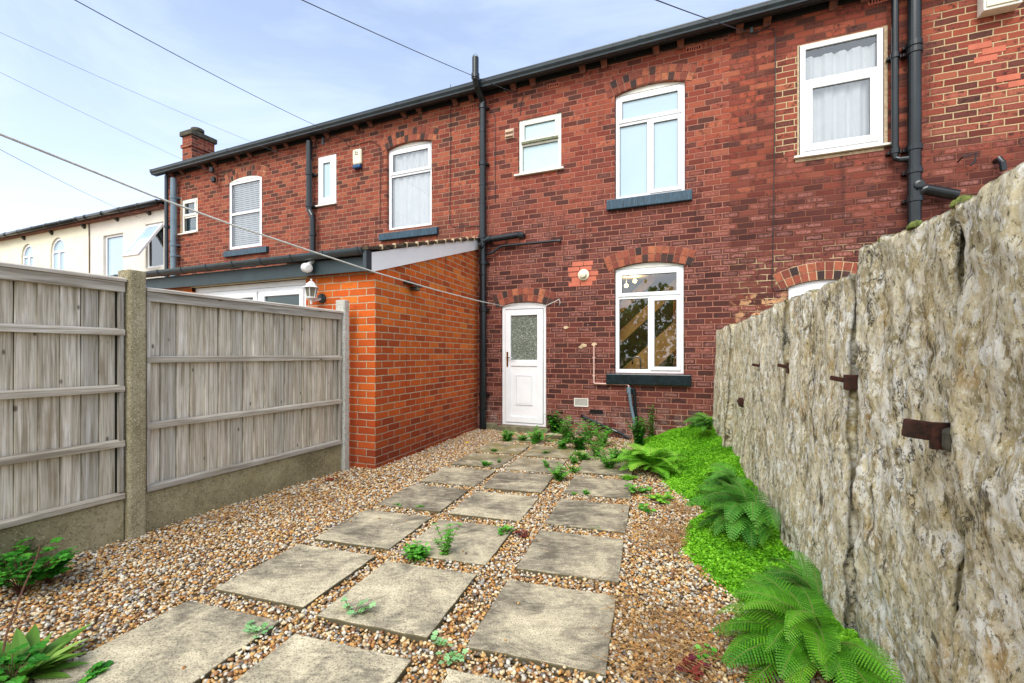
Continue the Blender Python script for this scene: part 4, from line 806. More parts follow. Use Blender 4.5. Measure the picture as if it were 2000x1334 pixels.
for i in range(260):
    u = random.uniform(uL, c_[0]+.2); t0 = random.random()**2*.12 if u < .1 else random.random(); y_ = ey+(fy_-ey)*t0
    if u > .0: u = xr(y_)-random.uniform(0, .05)
    z_ = ez+(fz-ez)*t0+.028; s_ = random.uniform(.005, .013); m.rr(); m.lathe([(s_, 0), (s_*.8, s_*.5), (s_*.3, s_*.8)], 6, Matrix.Translation((u, y_, z_)))
m.build('roof_moss', 'mosscush', None, sub=rt)['kind'] = 'stuff'
m = MB(); x0, x1 = c_[0]+.004, c_[0]+.03; dxw = .2017
v = []
for o_ in (.004, .03):
    v += [(c_[0]+o_, -2.93, 2.125), (e_[0]+o_, -.03, 3.0), (e_[0]+o_, -.03, 3.20), (c_[0]+o_, -2.93, 2.335)]
m.add(v, [(0, 3, 2, 1), (4, 5, 6, 7), (0, 1, 5, 4), (1, 2, 6, 5), (2, 3, 7, 6), (3, 0, 4, 7)]); m.build('bargeboard', 'white_barge', ext, bevel=.003)
MB().box(c_[0]-.01, c_[0]+.034, -3.02, -2.932, 2.12, 2.35).build('barge_end', 'dark_gutter', ext, bevel=.003)
MB().box(uL-.1, c_[0]-.012, -2.93, -2.905, 2.145, 2.30).build('fascia', 'fascia', ext); MB().box(uL-.1, c_[0]-.012, -2.905, -2.836, 2.16, 2.18).build('soffit', 'soffit', ext)
m = MB(); pr = []; n = 10
for k in range(n+1): a_ = math.pi+math.pi*k/n; pr.append((-2.995+.06*math.cos(a_), 2.365+.065*math.sin(a_)))
m.prism(pr+[(-2.935, 2.37), (-3.055, 2.37)], 'x', uL-.12, c_[0]-.01); go = m.build('gutter', 'dark_gutter', ext)
u = c_[0]-.05
while u > uL:
    k = MB(); k.prism([(-2.995+(p[0]+2.995)*1.12, 2.367+(p[1]-2.365)*1.1) for p in pr]+[(-2.93, 2.375), (-3.062, 2.375)], 'x', u-.03, u); u -= .48; k.build('gutter_bracket', 'dark_gutter', None, sub=go)
# lamps on it
c0 = HF.onY(600, 523, -3.0); t = thing('flood_light', 'round white security light under the extension fascia', 'light', c0, HF)
Ml = Matrix.Translation(c0) @ Matrix.Rotation(R(-25), 4, 'Z') @ Matrix.Rotation(R(100), 4, 'Y') @ Matrix.Rotation(R(180), 4, 'X')
MB().lathe([(.03, -.05), (.05, -.04), (.054, 0), (.054, .05), (.042, .072)], 20, Ml).build('head', 'lampwhite', t, smooth=False, bevel=.003); MB().lathe([(.042, .073), (.036, .078), (.01, .08)], 20, Ml).build('lens', 'lampglass', t)
MB().tube([(c0[0]+.02, c0[1], c0[2]+.04), (c0[0]+.02, -2.93, c0[2]+.09)], .02, 10).build('mount', 'lampwhite', t)
c0 = HF.onY(608, 568, -2.98); t = thing('wall_lantern', 'white six sided coach lantern on the orange extension wall', 'lantern', c0, HF); T_ = Matrix.Translation(c0)
MB().lathe([(.004, .135), (.012, .125), (.006, .112), (.02, .105), (.055, .075), (.06, .055), (.09, .04), (.092, .034), (.03, .034)], 6, T_).build('cap', 'lampwhite', t)
MB().lathe([(.066, .032), (.062, .028), (.045, -.07), (.03, -.072)], 6, T_).build('lamp_glass', 'lampglass', t)
k = MB()
for i in range(6):
    a_ = 2*math.pi*i/6; k.tube([Vector(c0)+Vector((.07*math.cos(a_), .07*math.sin(a_), .034)), Vector(c0)+Vector((.048*math.cos(a_), .048*math.sin(a_), -.075))], .0055, 6)
k.lathe([(.055, -.072), (.058, -.08), (.045, -.092), (.015, -.1), (.012, -.15), (.004, -.155)], 12, T_)
k.build('cage', 'lampwhite', t)
MB().lathe([(.055, 0), (.055, .02), (.03, .03)], 18, Matrix.Translation((c0[0]+.02, -2.836, c0[2]-.07)) @ Matrix.Rotation(R(90), 4, 'X')).build('backplate', 'dark_gutter', t)
MB().tube([(c0[0], c0[1], c0[2]-.085), (c0[0]+.01, c0[1]+.03, c0[2]-.11), (c0[0]+.02, -2.86, c0[2]-.08)], .012, 8).build('arm', 'lampwhite', t)
c0 = EF.onX(808, 556, .05); t = thing('solar_light', 'black solar wall light on the orange side wall', 'light', c0, EF)
Ms = Matrix.Translation((c0[0]+.02, c0[1], c0[2]+.01)) @ Matrix.Rotation(R(35), 4, 'Y')
MB().box(-.07, .07, -.09, .09, -.008, .0, Ms).build('panel_frame', 'blackplastic', t); MB().box(-.064, .064, -.084, .084, .0005, .004, Ms).build('solar_panel', 'solar', t)
MB().box(c0[0]-.02, c0[0]+.06, c0[1]-.05, c0[1]+.05, c0[2]-.075, c0[2]-.03).build('lamp_box', 'blackplastic', t, bevel=.006); MB().box(c0[0]+.0605, c0[0]+.064, c0[1]-.035, c0[1]+.035, c0[2]-.068, c0[2]-.038).build('lens', 'lampglass', t)
MB().box(0.001, c0[0]+.02, c0[1]-.16, c0[1]-.05, c0[2]-.01, c0[2]+.015).build('mount', 'blackplastic', t)

# ---------------------------------------------------------------- fence
fence = thing('boundary_fence', 'weathered grey timber fence with concrete posts and gravel boards along the left', 'fence', (-.1, -4.9, 0), HF)
def post(label, y, mat, top, w=.12, dpt=.10):
    m = MB(); x1 = -.06; x0 = x1-w
    m.prism([(x0, y-dpt/2), (x1-.012, y-dpt/2), (x1, y-dpt/2+.012), (x1, y+dpt/2-.012), (x1-.012, y+dpt/2), (x1-.035, y+dpt/2), (x1-.04, y+.02), (x1-.085, y+.02), (x1-.09, y+dpt/2), (x0, y+dpt/2)], 'z', -.02, top)
    m.build('fence_post', mat, fence, bevel=.006)['label'] = label
post('tall mossy concrete post between the two panels', -4.945, 'post', 1.82, .13, .11); post('pale slim concrete post against the orange brick', -2.975, 'post_pale', 1.835, .12, .085); post('near end concrete post', -6.86, 'post', 1.86, .12, .1)
def panel(label, y0, y1, z0, z1, rails, bw):
    MB().box(-.150, -.1395, y0+.01, y1-.01, z0+.03, z1-.02).build('gap_shade_sheet', 'hole', fence)  # dark sheet added behind the boards to stand for shade in their gaps
    m = MB(); y = y0+.012
    while y < y1-.02:
        m.rr(); w = bw*random.uniform(.9, 1.1); a_, b_ = y+.0018, min(y+w, y1-.012); dz = random.uniform(-.004, .003); sk = random.uniform(-.003, .003)
        m.add([(-.115, a_, z0+.02), (-.129, b_, z0+.02), (-.137, b_, z0+.02), (-.128, a_, z0+.02), (-.115, a_+sk, z1+dz), (-.129, b_+sk, z1+dz), (-.137, b_+sk, z1+dz), (-.128, a_+sk, z1+dz)], [(0, 1, 5, 4), (1, 2, 6, 5), (2, 3, 7, 6), (3, 0, 4, 7), (4, 5, 6, 7), (0, 3, 2, 1)]); y += w
        if y > y1-.05: break
    p = m.build('fence_panel', 'wood', fence, uvfn=lambda x, yy, z: (yy, z)); p['label'] = label
    uvr = lambda x, yy, z: (z+x, yy)
    for rz, hh in rails:
        m = MB(); m.rr(); m.prism([(-.1135, rz-hh/2), (-.078, rz-hh/2), (-.078, rz+hh/2-.012), (-.1135, rz+hh/2)], 'y', y0+.005, y1-.005); m.build('rail', 'rail', None, sub=p, bevel=.003, uvfn=uvr)
    m = MB(); m.rr(); m.prism([(-.150, z1-.002), (-.068, z1-.002), (-.068, z1+.018), (-.109, z1+.03), (-.150, z1+.018)], 'y', y0, y1); m.build('capping', 'rail', None, sub=p, bevel=.002, uvfn=uvr)
    m = MB(); m.rr(); m.prism([(-.1135, z1-.07), (-.08, z1-.07), (-.08, z1-.003), (-.1135, z1-.003)], 'y', y0+.005, y1-.005); m.build('top_rail', 'rail', None, sub=p, bevel=.003, uvfn=uvr)
    for yy in (y0+.006, y1-.035): m = MB(); m.rr(); m.box(-.1135, -.084, yy, yy+.022, z0+.05, z1-.07); m.build('end_batten', 'rail', None, sub=p)
def gboard(y0, y1, z1): MB().box(-.155, -.1, y0, y1, -.02, z1).build('gravel_board', 'gravel_board', fence, bevel=.006)
panel('taller panel with three middle rails', -6.80, -5.005, .285, 1.735, [(1.40, .05), (1.025, .05), (.66, .05), (.31, .045)], .098)
panel('lower panel with two middle rails beside the extension', -4.885, -3.022, .285, 1.69, [(1.215, .05), (.75, .05), (.315, .05)], .104)
gboard(-6.80, -5.005, .28); gboard(-4.885, -3.022, .28)

# ---------------------------------------------------------------- stone slab wall
swall = thing('stone_wall', 'old wall of upright lichen covered stone slabs along the right side', 'wall', (0, 2, 0), SF)
def stone_slab(y0, y1, zt0, zt1, lean=0., off=0., th=.12, step=.014, seed=0, skew=0.):
    ny = max(int((y1-y0)/step), 6); nz_ = int(1.75/step); nx = 6
    mb = MB(); mb.cur = (seed*.137) % 1; edge = []
    Y = np.linspace(0, 1, ny+1); Z = np.linspace(0, 1, nz_+1); V = []; sv = seed*7.3
    ztop = lambda fy: zt0+(zt1-zt0)*fy+.018*noise.noise(Vector((fy*(y1-y0)*7, sv, 3)))+.01*noise.noise(Vector((fy*(y1-y0)*22, sv, 9)))
    for j in range(nz_+1):
        for i in range(ny+1):
            y = y0+(y1-y0)*Y[i]; zt = ztop(Y[i]); z = -.03+(zt+.03)*Z[j]
            y += .012*noise.noise(Vector((z*5, sv, 1 if Y[i] < .5 else 5)))*(1 if Y[i] in (0., 1.) or True else 0)
            big = noise.fractal(Vector((sv, y*2.2, z*1.1)), 1., 2., 4)*.022
            bed = noise.fractal(Vector((sv+3, y*11, z*5)), .8, 2.1, 5)*.012
            pit = noise.fractal(Vector((sv+9, y*34, z*20)), .7, 2.1, 3)*.0045
            if seed < 3: big += .03*noise.fractal(Vector((sv+20, y*6, z*5)), .9, 2.1, 3)*.5
            led = .010*max(0, noise.noise(Vector((sv+5, y*4.5, z*.9)))*4-1.2)
            de = min((y-y0) if Y[i] < .5 else (y1-y), (zt-z)*1.3); de = max(de, 0); rd = .012*max(0, 1-de/.025)**2
            x = -off-lean*(1-Z[j])+big+bed+pit+min(led, .015)+rd+skew*(Y[i]-.5)
            V.append((x, y, z)); edge.append(min(1, max(0, 1-min((y-y0) if Y[i] < .5 else (y1-y), 9)/.02))*(.6 if Z[j] > .15 else 1))
    n1 = ny+1; fs = [(j*n1+i, j*n1+n1+i, j*n1+n1+i+1, j*n1+i+1) for j in range(nz_) for i in range(ny)]
    b = len(V)
    def strip(idx):
        prev = idx
        for k in range(1, nx+1):
            cur = []
            for a_ in idx:
                x, y, z = V[a_]; x2 = x+(th+off)*k/nx; s = noise.noise(Vector((x2*20, y*14, z*14)))*.008 if k < nx else 0; cur.append(len(V)); V.append((x2, y+(s if abs(z-zt0) > .2 else 0), z+(s if abs(z-zt0) <= .2 else 0))); edge.append(edge[a_]*.8)
            for q in range(len(idx)-1): fs.append((prev[q], prev[q+1], cur[q+1], cur[q]))
            prev = cur
    strip([nz_*n1+i for i in range(n1)]); strip([j*n1 for j in range(nz_+1)][::1]); strip([j*n1+ny for j in range(nz_, -1, -1)])
    V += [(th+.001, y0, -.03), (th+.001, y1, -.03), (th+.001, y1, zt1), (th+.001, y0, zt0)]; edge += [0]*4; fs.append((len(V)-1, len(V)-2, len(V)-3, len(V)-4))
    mb.add(V, fs); o = mb.build('stone_slab', 'stone', swall, smooth=True); a_ = o.data.attributes.new('edge', 'FLOAT', 'POINT'); a_.data.foreach_set('value', np.array(edge, dtype=np.float32)); return o
for i, a_ in enumerate([(.25, 1.365, 1.71, 1.685, .0, .005, .13, .010), (1.372, 2.03, 1.68, 1.70, .0, -.012, .12, .011), (2.045, 3.02, 1.60, 1.60, .05, .0, .12, .013), (3.026, 3.74, 1.595, 1.585, .03, .008, .12, .015), (3.748, 5.02, 1.58, 1.575, .02, -.006, .12, .018), (5.055, 6.12, 1.57, 1.56, .06, .03, .13, .018)]):
    stone_slab(*a_, seed=i+1)
m = MB(); m.box(.05, .11, .25, 6.1, -.02, 1.5); m.build('dark_joint_block', 'hole', swall)  # near-black block inside the wall, showing through the slab joints
def iron(label, px, py, big=False):
    c0 = SF.onX(px, py, 0); t = thing('iron_cramp', label, 'iron bracket', c0, SF, None)
    if big:
        m = MB(); m.box(-.10, .02, -.015, .015, -.03, .025, Matrix.Translation(c0) @ Matrix.Rotation(R(14), 4, 'Z') @ Matrix.Rotation(R(8), 4, 'Y')); m.build('bar', 'rust', t, bevel=.006)
        m = MB(); m.box(c0[0]-.035, c0[0]+.02, c0[1]-.03, c0[1]-.014, c0[2]-.05, c0[2]+.03); m.build('plate', 'rust', t, bevel=.004)
        m = MB(); m.box(c0[0]-.02, c0[0]+.02, c0[1]-.08, c0[1]-.035, c0[2]-.05, c0[2]+.02); m.build('mossy_lump', 'chim', t, bevel=.015)
    else:
        m = MB(); m.box(-.075, .02, -.008, .008, -.01, .01, Matrix.Translation(c0) @ Matrix.Rotation(R(12), 4, 'Y')); m.build('spike', 'rust', t, bevel=.003); m = MB(); m.box(c0[0]-.03, c0[0]+.02, c0[1]-.035, c0[1]-.012, c0[2]-.035, c0[2]+.03); m.build('plate', 'rust', t, bevel=.004)
iron('large rusty iron bracket on the nearest stone slabs', 1836, 843, True); iron('rusty spike next nearest along the stone wall', 1660, 745); iron('rusty spike in the middle of the stone wall', 1545, 718); iron('small rusty spike farthest along the stone wall', 1490, 716)
c0 = SF.onX(1448, 786, -.02); tag(MB().lathe([(.03, -.03), (.05, 0), (.03, .035)], 6, Matrix.Translation(c0) @ Matrix.Rotation(R(70), 4, 'Y')).build('iron_stub', 'rust', None, SF, c0), 'dark iron stub low on the far stone slab', 'iron bracket')
for k_, (px, py, s_) in enumerate(((1725, 452, .013), (1788, 425, .018), (1880, 372, .024))):
    lb = ['small moss cushion on the wall top where the taller slabs start', 'yellow green moss cushion on the wall top below the thick pipe', 'widest moss cushion on the wall top at the right'][k_]
    c0 = SF.onX(px, py, .03); c0 = (c0[0], c0[1], 1.685 if k_ else 1.69); m = MB()
    for i in range(120):
        a_, r_ = random.uniform(0, 6.28), s_*math.sqrt(random.random()); m.rr(); q = .004+.006*random.random(); m.lathe([(q, 0), (q*.9, q), (q*.3, q*1.8)], 6, Matrix.Translation((c0[0]+.8*r_*math.cos(a_), c0[1]+1.4*r_*math.sin(a_), c0[2]+.5*s_*(1-(r_/s_)**2)-.01)))
    tag(m.build('moss_cushion', 'mosscush', None, SF, c0), lb, 'moss')

# ---------------------------------------------------------------- paving slabs
SL = dict(R=[(.169, 2.117), (.386, 2.827), (.599, 3.517), (.82, 4.243), (1.02, 4.955), (1.235, 5.6)], M=[(-.557, 2.338), (-.346, 3.023), (-.129, 3.714), (.068, 4.411), (.274, 5.08), (.485, 5.745)],
          L=[(-1.432, 1.90), (-1.197, 2.58), (-.967, 3.243), (-.752, 3.926), (-.532, 4.61), (-.324, 5.309), (-.11, 5.975)])
SL['R'].insert(0, (-.05, 1.41)); SL['M'].insert(0, (-.765, 1.63)); SL['L'].append((.10, 6.55))
ORD = ['first', 'second', 'third', 'fourth', 'fifth', 'sixth', 'seventh', 'eighth']; SR = []
CN = dict(R='right', M='middle', L='left')
for k in 'LMR':
    for i, (x, y) in enumerate(SL[k]):
        a_ = R(-17+random.uniform(-.8, .8)); fr = Frame(x, y, math.degrees(a_)); m = MB(); w, h = .288, .297
        if k == 'L' and i == 7: w, h = .28, .12
        tone = {'R': [.35, .42, .62, .68, .64, .5, .5], 'M': [.25, .15, .3, .45, .6, .65, .6], 'L': [.2, .22, .5, .75, .6, .7, .65, .45]}[k][i]
        m.cur = tone+random.uniform(-.05, .05); n = 10; P = []
        for s in range(4):
            for j in range(n):
                t_ = j/n*2-1; x_, y_ = [(t_*w, -h), (w, t_*h), (-t_*w, h), (-w, -t_*h)][s]; q = noise.noise(Vector((x_*14+x*9, y_*14+y*7, 2)))*.007; P.append((x_*(1+q/w), y_*(1+q/h)))
        m.prism(P, 'z', -.015, .022+random.uniform(-.003, .004)); o = m.build('paving_slab', 'slab', None, fr, (0, 0, 0), bevel=.006)
        tag(o, '%s square paving slab, %s from the front in the %s row' % ('pale sandy' if tone < .4 else ('grey stained' if tone > .62 else 'buff weathered'), ORD[i], CN[k]), 'paving slab', 'square paving slabs set in the gravel'); SR.append((x, y, a_, w, h))
m = MB(); m.cur = .5; c0 = gnd(1085, 857, 0); fr = Frame(c0[0], c0[1], -20); m.box(-.14, .12, -.08, .08, -.01, .07)
tag(m.build('stone_block', 'slab', None, fr, (0, 0, 0), bevel=.012), 'small mossy stone block half hidden by weeds beside the door', 'stone')

# ---------------------------------------------------------------- gravel stones
def inst(name, mat, pos, rot, scl, rnd, tv, tf, smooth=False):
    """many small copies of one shape welded into one mesh (numpy): pos (n,3) rot (n,3,3) scl (n,3)"""
    n = len(pos); tv = np.asarray(tv); tf = np.asarray(tf); V = np.einsum('nij,nvj->nvi', rot, tv[None]*scl[:, None, :])+pos[:, None, :]
    k = len(tv); Fc = (tf[None]+(np.arange(n)*k)[:, None, None]).reshape(-1); fl = tf.shape[1]; nf = n*len(tf)
    me = bpy.data.meshes.new(name); me.vertices.add(n*k); me.vertices.foreach_set('co', V.astype(np.float32).ravel())
    me.loops.add(len(Fc)); me.loops.foreach_set('vertex_index', Fc.astype(np.int32)); me.polygons.add(nf); me.polygons.foreach_set('loop_start', (np.arange(nf)*fl).astype(np.int32))
    a_ = me.attributes.new('rnd', 'FLOAT', 'FACE'); a_.data.foreach_set('value', np.repeat(rnd, len(tf)).astype(np.float32))
    if smooth: me.polygons.foreach_set('use_smooth', np.ones(nf, dtype=bool))
    me.update(calc_edges=True); me.validate(); me.materials.append(M[mat]); o = bpy.data.objects.new(name, me); COL.objects.link(o); return o
def rots(n, tilt):
    a = rng.uniform(0, 2*np.pi, n); tx, ty = rng.normal(0, tilt, n), rng.normal(0, tilt, n); c, s = np.cos(a), np.sin(a); z = np.zeros(n); o = np.ones(n)
    Rz = np.stack([c, -s, z, s, c, z, z, z, o], 1).reshape(-1, 3, 3); cx, sx = np.cos(tx), np.sin(tx); Rx = np.stack([o, z, z, z, cx, -sx, z, sx, cx], 1).reshape(-1, 3, 3)
    cy, sy = np.cos(ty), np.sin(ty); Ry = np.stack([cy, z, sy, z, o, z, -sy, z, cy], 1).reshape(-1, 3, 3); return Rx @ Ry @ Rz
ph = (1+5**.5)/2; icv = np.array([(-1, ph, 0), (1, ph, 0), (-1, -ph, 0), (1, -ph, 0), (0, -1, ph), (0, 1, ph), (0, -1, -ph), (0, 1, -ph), (ph, 0, -1), (ph, 0, 1), (-ph, 0, -1), (-ph, 0, 1)])/math.sqrt(1+ph*ph)
icf = [(0, 11, 5), (0, 5, 1), (0, 1, 7), (0, 7, 10), (0, 10, 11), (1, 5, 9), (5, 11, 4), (11, 10, 2), (10, 7, 6), (7, 1, 8), (3, 9, 4), (3, 4, 2), (3, 2, 6), (3, 6, 8), (3, 8, 9), (4, 9, 5), (2, 4, 11), (6, 2, 10), (8, 6, 7), (9, 8, 1)]
def sf_w(y):
    return np.interp(y, [1.6, 2.0, 2.3, 2.8, 3.3, 3.6, 4.2, 5, 6.0, 6.6], [.0, .25, .42, .64, .58, .42, .66, .8, .95, 1.0])
def yard(X, Y, pad=0.):
    hx_ = (X-HF.ox)*HF.c+(Y-HF.oy)*HF.s; hy = -(X-HF.ox)*HF.s+(Y-HF.oy)*HF.c; sx = (X-SF.ox)*SF.c+(Y-SF.oy)*SF.s
    ok = (hx_ > -.095+pad)&(hy < -.01)&(sx < -.02); wx = .2017*(-hy/2.835); ok &= ~((hy > -2.84)&(hx_ < wx+.005)); return ok
def stones(sp, y0, y1, zlo, zhi, smin, smax, keep=1.):
    nx, ny = int(6.5/sp), int((y1-y0)/sp); gx, gy = np.meshgrid(-3.6+np.arange(nx)*sp, y0+np.arange(ny)*sp); X = (gx+rng.uniform(-.5, .5, gx.shape)*sp).ravel(); Y = (gy+rng.uniform(-.5, .5, gy.shape)*sp).ravel()
    ok = yard(X, Y)&(np.abs(X) < Y*1.16+.1)&(rng.random(X.shape) < keep)
    for (x, y, a_, w, h) in SR:
        c, s = math.cos(a_), math.sin(a_); lx = (X-x)*c+(Y-y)*s; ly = -(X-x)*s+(Y-y)*c; ok &= ~((np.abs(lx) < w+.002)&(np.abs(ly) < h+.002))
    sx = (X-SF.ox)*SF.c+(Y-SF.oy)*SF.s; sy = -(X-SF.ox)*SF.s+(Y-SF.oy)*SF.c; ok &= ~(sx > -sf_w(sy)+.08)
    X, Y = X[ok], Y[ok]; n = len(X); s = rng.uniform(smin, smax, n); Z = rng.uniform(zlo, zhi, n)+.006*np.sin(X*5+1)*np.sin(Y*4)
    scl = np.stack([s, s*rng.uniform(.55, .9, n), s*rng.uniform(.35, .65, n)], 1); return X, Y, Z, scl
Xs = [stones(.0165, 1.25, 4.0, -.008, .012, .006, .0165), stones(.022, 1.25, 4.0, .008, .016, .005, .014, .6), stones(.0185, 4.0, 7.9, -.008, .014, .009, .0165)]
icv2 = icv+rng.uniform(-.16, .16, icv.shape)
for j, (X, Y, Z, scl) in enumerate(Xs):
    n = len(X); o = inst('gravel', 'gravel', np.stack([X, Y, Z], 1), rots(n, .3), scl, rng.random(n), icv2, icf)
    tag(o, ['tan and grey loose gravel of the near yard', 'loose top stones of the near gravel', 'tan and grey gravel nearer the house'][j], 'gravel', kind='stuff')
# stray pebbles lying on slabs
n = 60; idx = rng.integers(0, len(SR), n); px_ = np.array([SR[i][0] for i in idx])+rng.uniform(-.27, .27, n); py_ = np.array([SR[i][1] for i in idx])+rng.uniform(-.25, .25, n); s = rng.uniform(.004, .011, n)
tag(inst('stray_pebbles', 'gravel', np.stack([px_, py_, np.full(n, .027)], 1), rots(n, .2), np.stack([s, s*.7, s*.5], 1), rng.random(n), icv2, icf), 'scattered small pebbles lying on the slabs', 'pebbles', kind='stuff')

# ---------------------------------------------------------------- bright green ground cover along the stone wall
def mound_h(sx, sy):
    w = sf_w(sy); t = np.clip(1+sx/w, 0, 1); hmax = np.interp(sy, [1.8, 2.6, 3.4, 3.7, 4.6, 5.4, 6.3], [.03, .07, .09, .10, .20, .30, .36]); return hmax*t**1.1*(1-.15*np.cos(sy*9)*np.cos(sx*11)) + .035*np.sqrt(np.clip(t*8, 0, 1))-.01
ny, nx = 150, 34; V = []; 
for j in range(ny+1):
    sy = 1.75+(6.6-1.75)*j/ny
    for i in range(nx+1):
        sx = -float(sf_w(sy))*(1-i/nx)+.06*(i/nx); sx += .035*noise.noise(Vector((sy*6, 1, 0)))*(1-i/nx); z = float(mound_h(np.array(sx), np.array(sy)))+.012*noise.noise(Vector((sx*16, sy*16, 0))); V.append((sx, sy, z if 0 < i else -.015))
m = MB(); m.cur = .15; m.add(V, [(j*(nx+1)+i, j*(nx+1)+i+1, (j+1)*(nx+1)+i+1, (j+1)*(nx+1)+i) for j in range(ny) for i in range(nx)])
# cut behind the house wall line
gcov = m.build('ground_cover', 'cover', None, SF, (0, 4, 0), smooth=True); tag(gcov, 'bright green creeping mat of tiny leaves along the stone wall', 'ground cover', kind='stuff')
n = 95000; sy = 1.8+(6.45-1.8)*rng.random(n)**1.25; sx = -sf_w(sy)*(1.04-rng.random(n)*1.06); z = mound_h(sx, sy)+rng.uniform(-.002, .014, n)
nm = np.array([noise.noise(Vector((a_*16, b_*16, 0))) for a_, b_ in zip(sx[::1], sy[::1])]); z += .012*nm
X = SF.ox+sx*SF.c-sy*SF.s; Y = SF.oy+sx*SF.s+sy*SF.c; hy = -(X-HF.ox)*HF.s+(Y-HF.oy)*HF.c; ok = hy < -.01; X, Y, z, nm = X[ok], Y[ok], z[ok], nm[ok]; n = len(X)
hexv = np.array([(math.cos(a_), math.sin(a_), .15*math.cos(3*a_)) for a_ in np.linspace(0, 2*math.pi, 7)[:-1]]); s = rng.uniform(.0045, .0085, n)
tag(inst('ground_cover_leaves', 'cover', np.stack([X, Y, z], 1), rots(n, .45), np.stack([s, s, s], 1), np.clip(rng.random(n)*.6+.12+nm*.35+.28*np.sin(X*7+1.3*np.sin(Y*5))*np.sin(Y*6+X*3), 0, 1), hexv, [(0, 1, 2, 3, 4, 5)]), 'tiny round leaves carpeting the ground by the stone wall', 'ground cover', kind='stuff')

# ---------------------------------------------------------------- plants
class LB(MB):
    def leaf(s, p, d, nrm, L_, w_, fold=.12, pts=5):
        d = d.normalized(); sd = d.cross(nrm).normalized(); up = sd.cross(d).normalized(); prof = [(0, 0), (.25, .8), (.5, 1.), (.78, .6), (1, 0)]
        vs = []
        for t_, ww in prof: c = p+d*(t_*L_)-up*(.18*L_*t_*t_); vs += [c-sd*(ww*w_/2)+up*(fold*ww*w_), c, c+sd*(ww*w_/2)+up*(fold*ww*w_)]
        fs = []
        for i in range(4): b = i*3; fs += [(b, b+1, b+4, b+3), (b+1, b+2, b+5, b+4)]
        s.add(vs, fs)
    def lobed(s, p, d, nrm, L_, lobes=5):
        d = d.normalized(); sd = d.cross(nrm).normalized(); up = sd.cross(d).normalized(); c = p+d*L_*.45; vs = [c-up*.03*L_]; k = lobes*4
        for i in range(k):
            a_ = 2*math.pi*i/k; rr_ = L_*.5*(1-.32*max(0, math.cos(a_*lobes))**.6 if True else 1); vs.append(c+(d*math.cos(a_)+sd*math.sin(a_))*rr_+up*(.12*L_*math.cos(a_*lobes)*.3+.05*L_))
        s.add(vs, [(0, i+1, (i+1) % k+1) for i in range(k)])
def fern(label, base, nf, Lm, mat, seed, npin=22, npl=7, lean=(0, 0), frame=WF, up=(35, 75), extra=None, droop=(-70, -25), wid=.44, pw=.24):
    rs = random.Random(seed); t = thing('fern', label, 'fern', base, frame, 'ferns growing at the foot of the stone wall'); B = Vector(base); rach = MB()
    m = MB()
    for f in range(nf):
        az = rs.uniform(0, 2*math.pi) if extra is None else R(extra[f % len(extra)]+rs.uniform(-14, 14)); L_ = Lm*rs.uniform(.6, 1.08); el = R(rs.uniform(*up)); el1 = R(rs.uniform(*droop)); tone = rs.random()
        h = Vector((math.cos(az)+lean[0], math.sin(az)+lean[1], 0)).normalized(); sdv = Vector((-h.y, h.x, 0)); roll = rs.uniform(-.5, .5)
        p = B+Vector((rs.uniform(-.03, .03), rs.uniform(-.03, .03), 0)); pts = [p.copy()]; dirs = []; N_ = npin+6; ds = L_/N_
        for i in range(N_):
            e = el+(el1-el)*((i/N_)**1.25); dv = h*math.cos(e)+Vector((0, 0, math.sin(e))); dirs.append(dv); p = p+dv*ds; p.z = max(p.z, .02); pts.append(p.copy())
        dirs.append(dirs[-1]); rach.tube(pts, .002, 4, False, [.0035*(1-i/len(pts))+.0008 for i in range(len(pts))])
        for i in range(4, N_):
            s_ = (i-4)/(N_-4); w_ = (min(1, .35+s_/.25*.65) if s_ < .25 else (1-(s_-.25)/.75)**.75)*L_*pw
            if w_ < .004: continue
            dv = dirs[i]; up_ = sdv.cross(dv); 
            if up_.z < 0: up_ = -up_
            for sg in (-1, 1):
                sd2 = (sdv*math.cos(roll)+up_*math.sin(roll))*sg; pd = (sd2*.93+dv*.42).normalized(); nrm = pd.cross(dv).normalized(); 
                if nrm.z < 0: nrm = -nrm
                q0 = pts[i]; K = max(3, int(npl*(w_/(L_*pw))+.5)); m.cur = min(1, max(0, tone*.7+rs.uniform(0, .3)))
                inp = pd.cross(nrm).normalized()
                for k in range(K):
                    u0 = k/K; c = q0+pd*(w_*u0)-Vector((0, 0, 1))*(.16*w_*u0*u0); ll = ds*wid*(1-u0*.6); st = w_/K
                    a_ = c+inp*ll+pd*st*.72; b_ = c-inp*ll+pd*st*.72; e_1 = c+pd*st*1.02-Vector((0, 0, .003*u0)); m.add([c-pd*st*.05, c+pd*st*.12+inp*ll*.72, a_, e_1, b_, c+pd*st*.12-inp*ll*.72], [(0, 3, 2, 1), (0, 5, 4, 3)])
    m.build('fronds', mat, t); rach.build('stalks', 'stalk', t)
    return t
ys = lambda sx, sy, z: tuple(SF.M @ Vector((sx, sy, z)))
fern('largest dark green fern at the near foot of the stone wall', ys(-.20, 1.80, .10), 90, .40, 'fern', 3, 28, 10, wid=.44, extra=[95, 120, 150, 175, 200, 225, 250, 75, 270, 165, 140, 110, 185, 210, 240, 160], up=(15, 80))
fern('second dark fern filling the gap under the stone joint', ys(-.10, 2.22, .08), 30, .30, 'fern_dark', 4, 22, 7, extra=[80, 110, 150, 190, 230, 170, 210], up=(20, 80))
fern('dark green fern with arching fronds halfway along the stone wall', ys(-.18, 3.12, .14), 46, .46, 'fern_dark', 5, 17, 6, wid=.46, extra=[100, 130, 160, 190, 215, 240, 260, 80, 175, 205], up=(15, 80))
fern('smaller dark fern just behind the halfway one', ys(-.16, 3.75, .16), 26, .38, 'fern_dark', 6, 15, 5, wid=.46, extra=[100, 130, 160, 190, 220, 250], up=(20, 80))
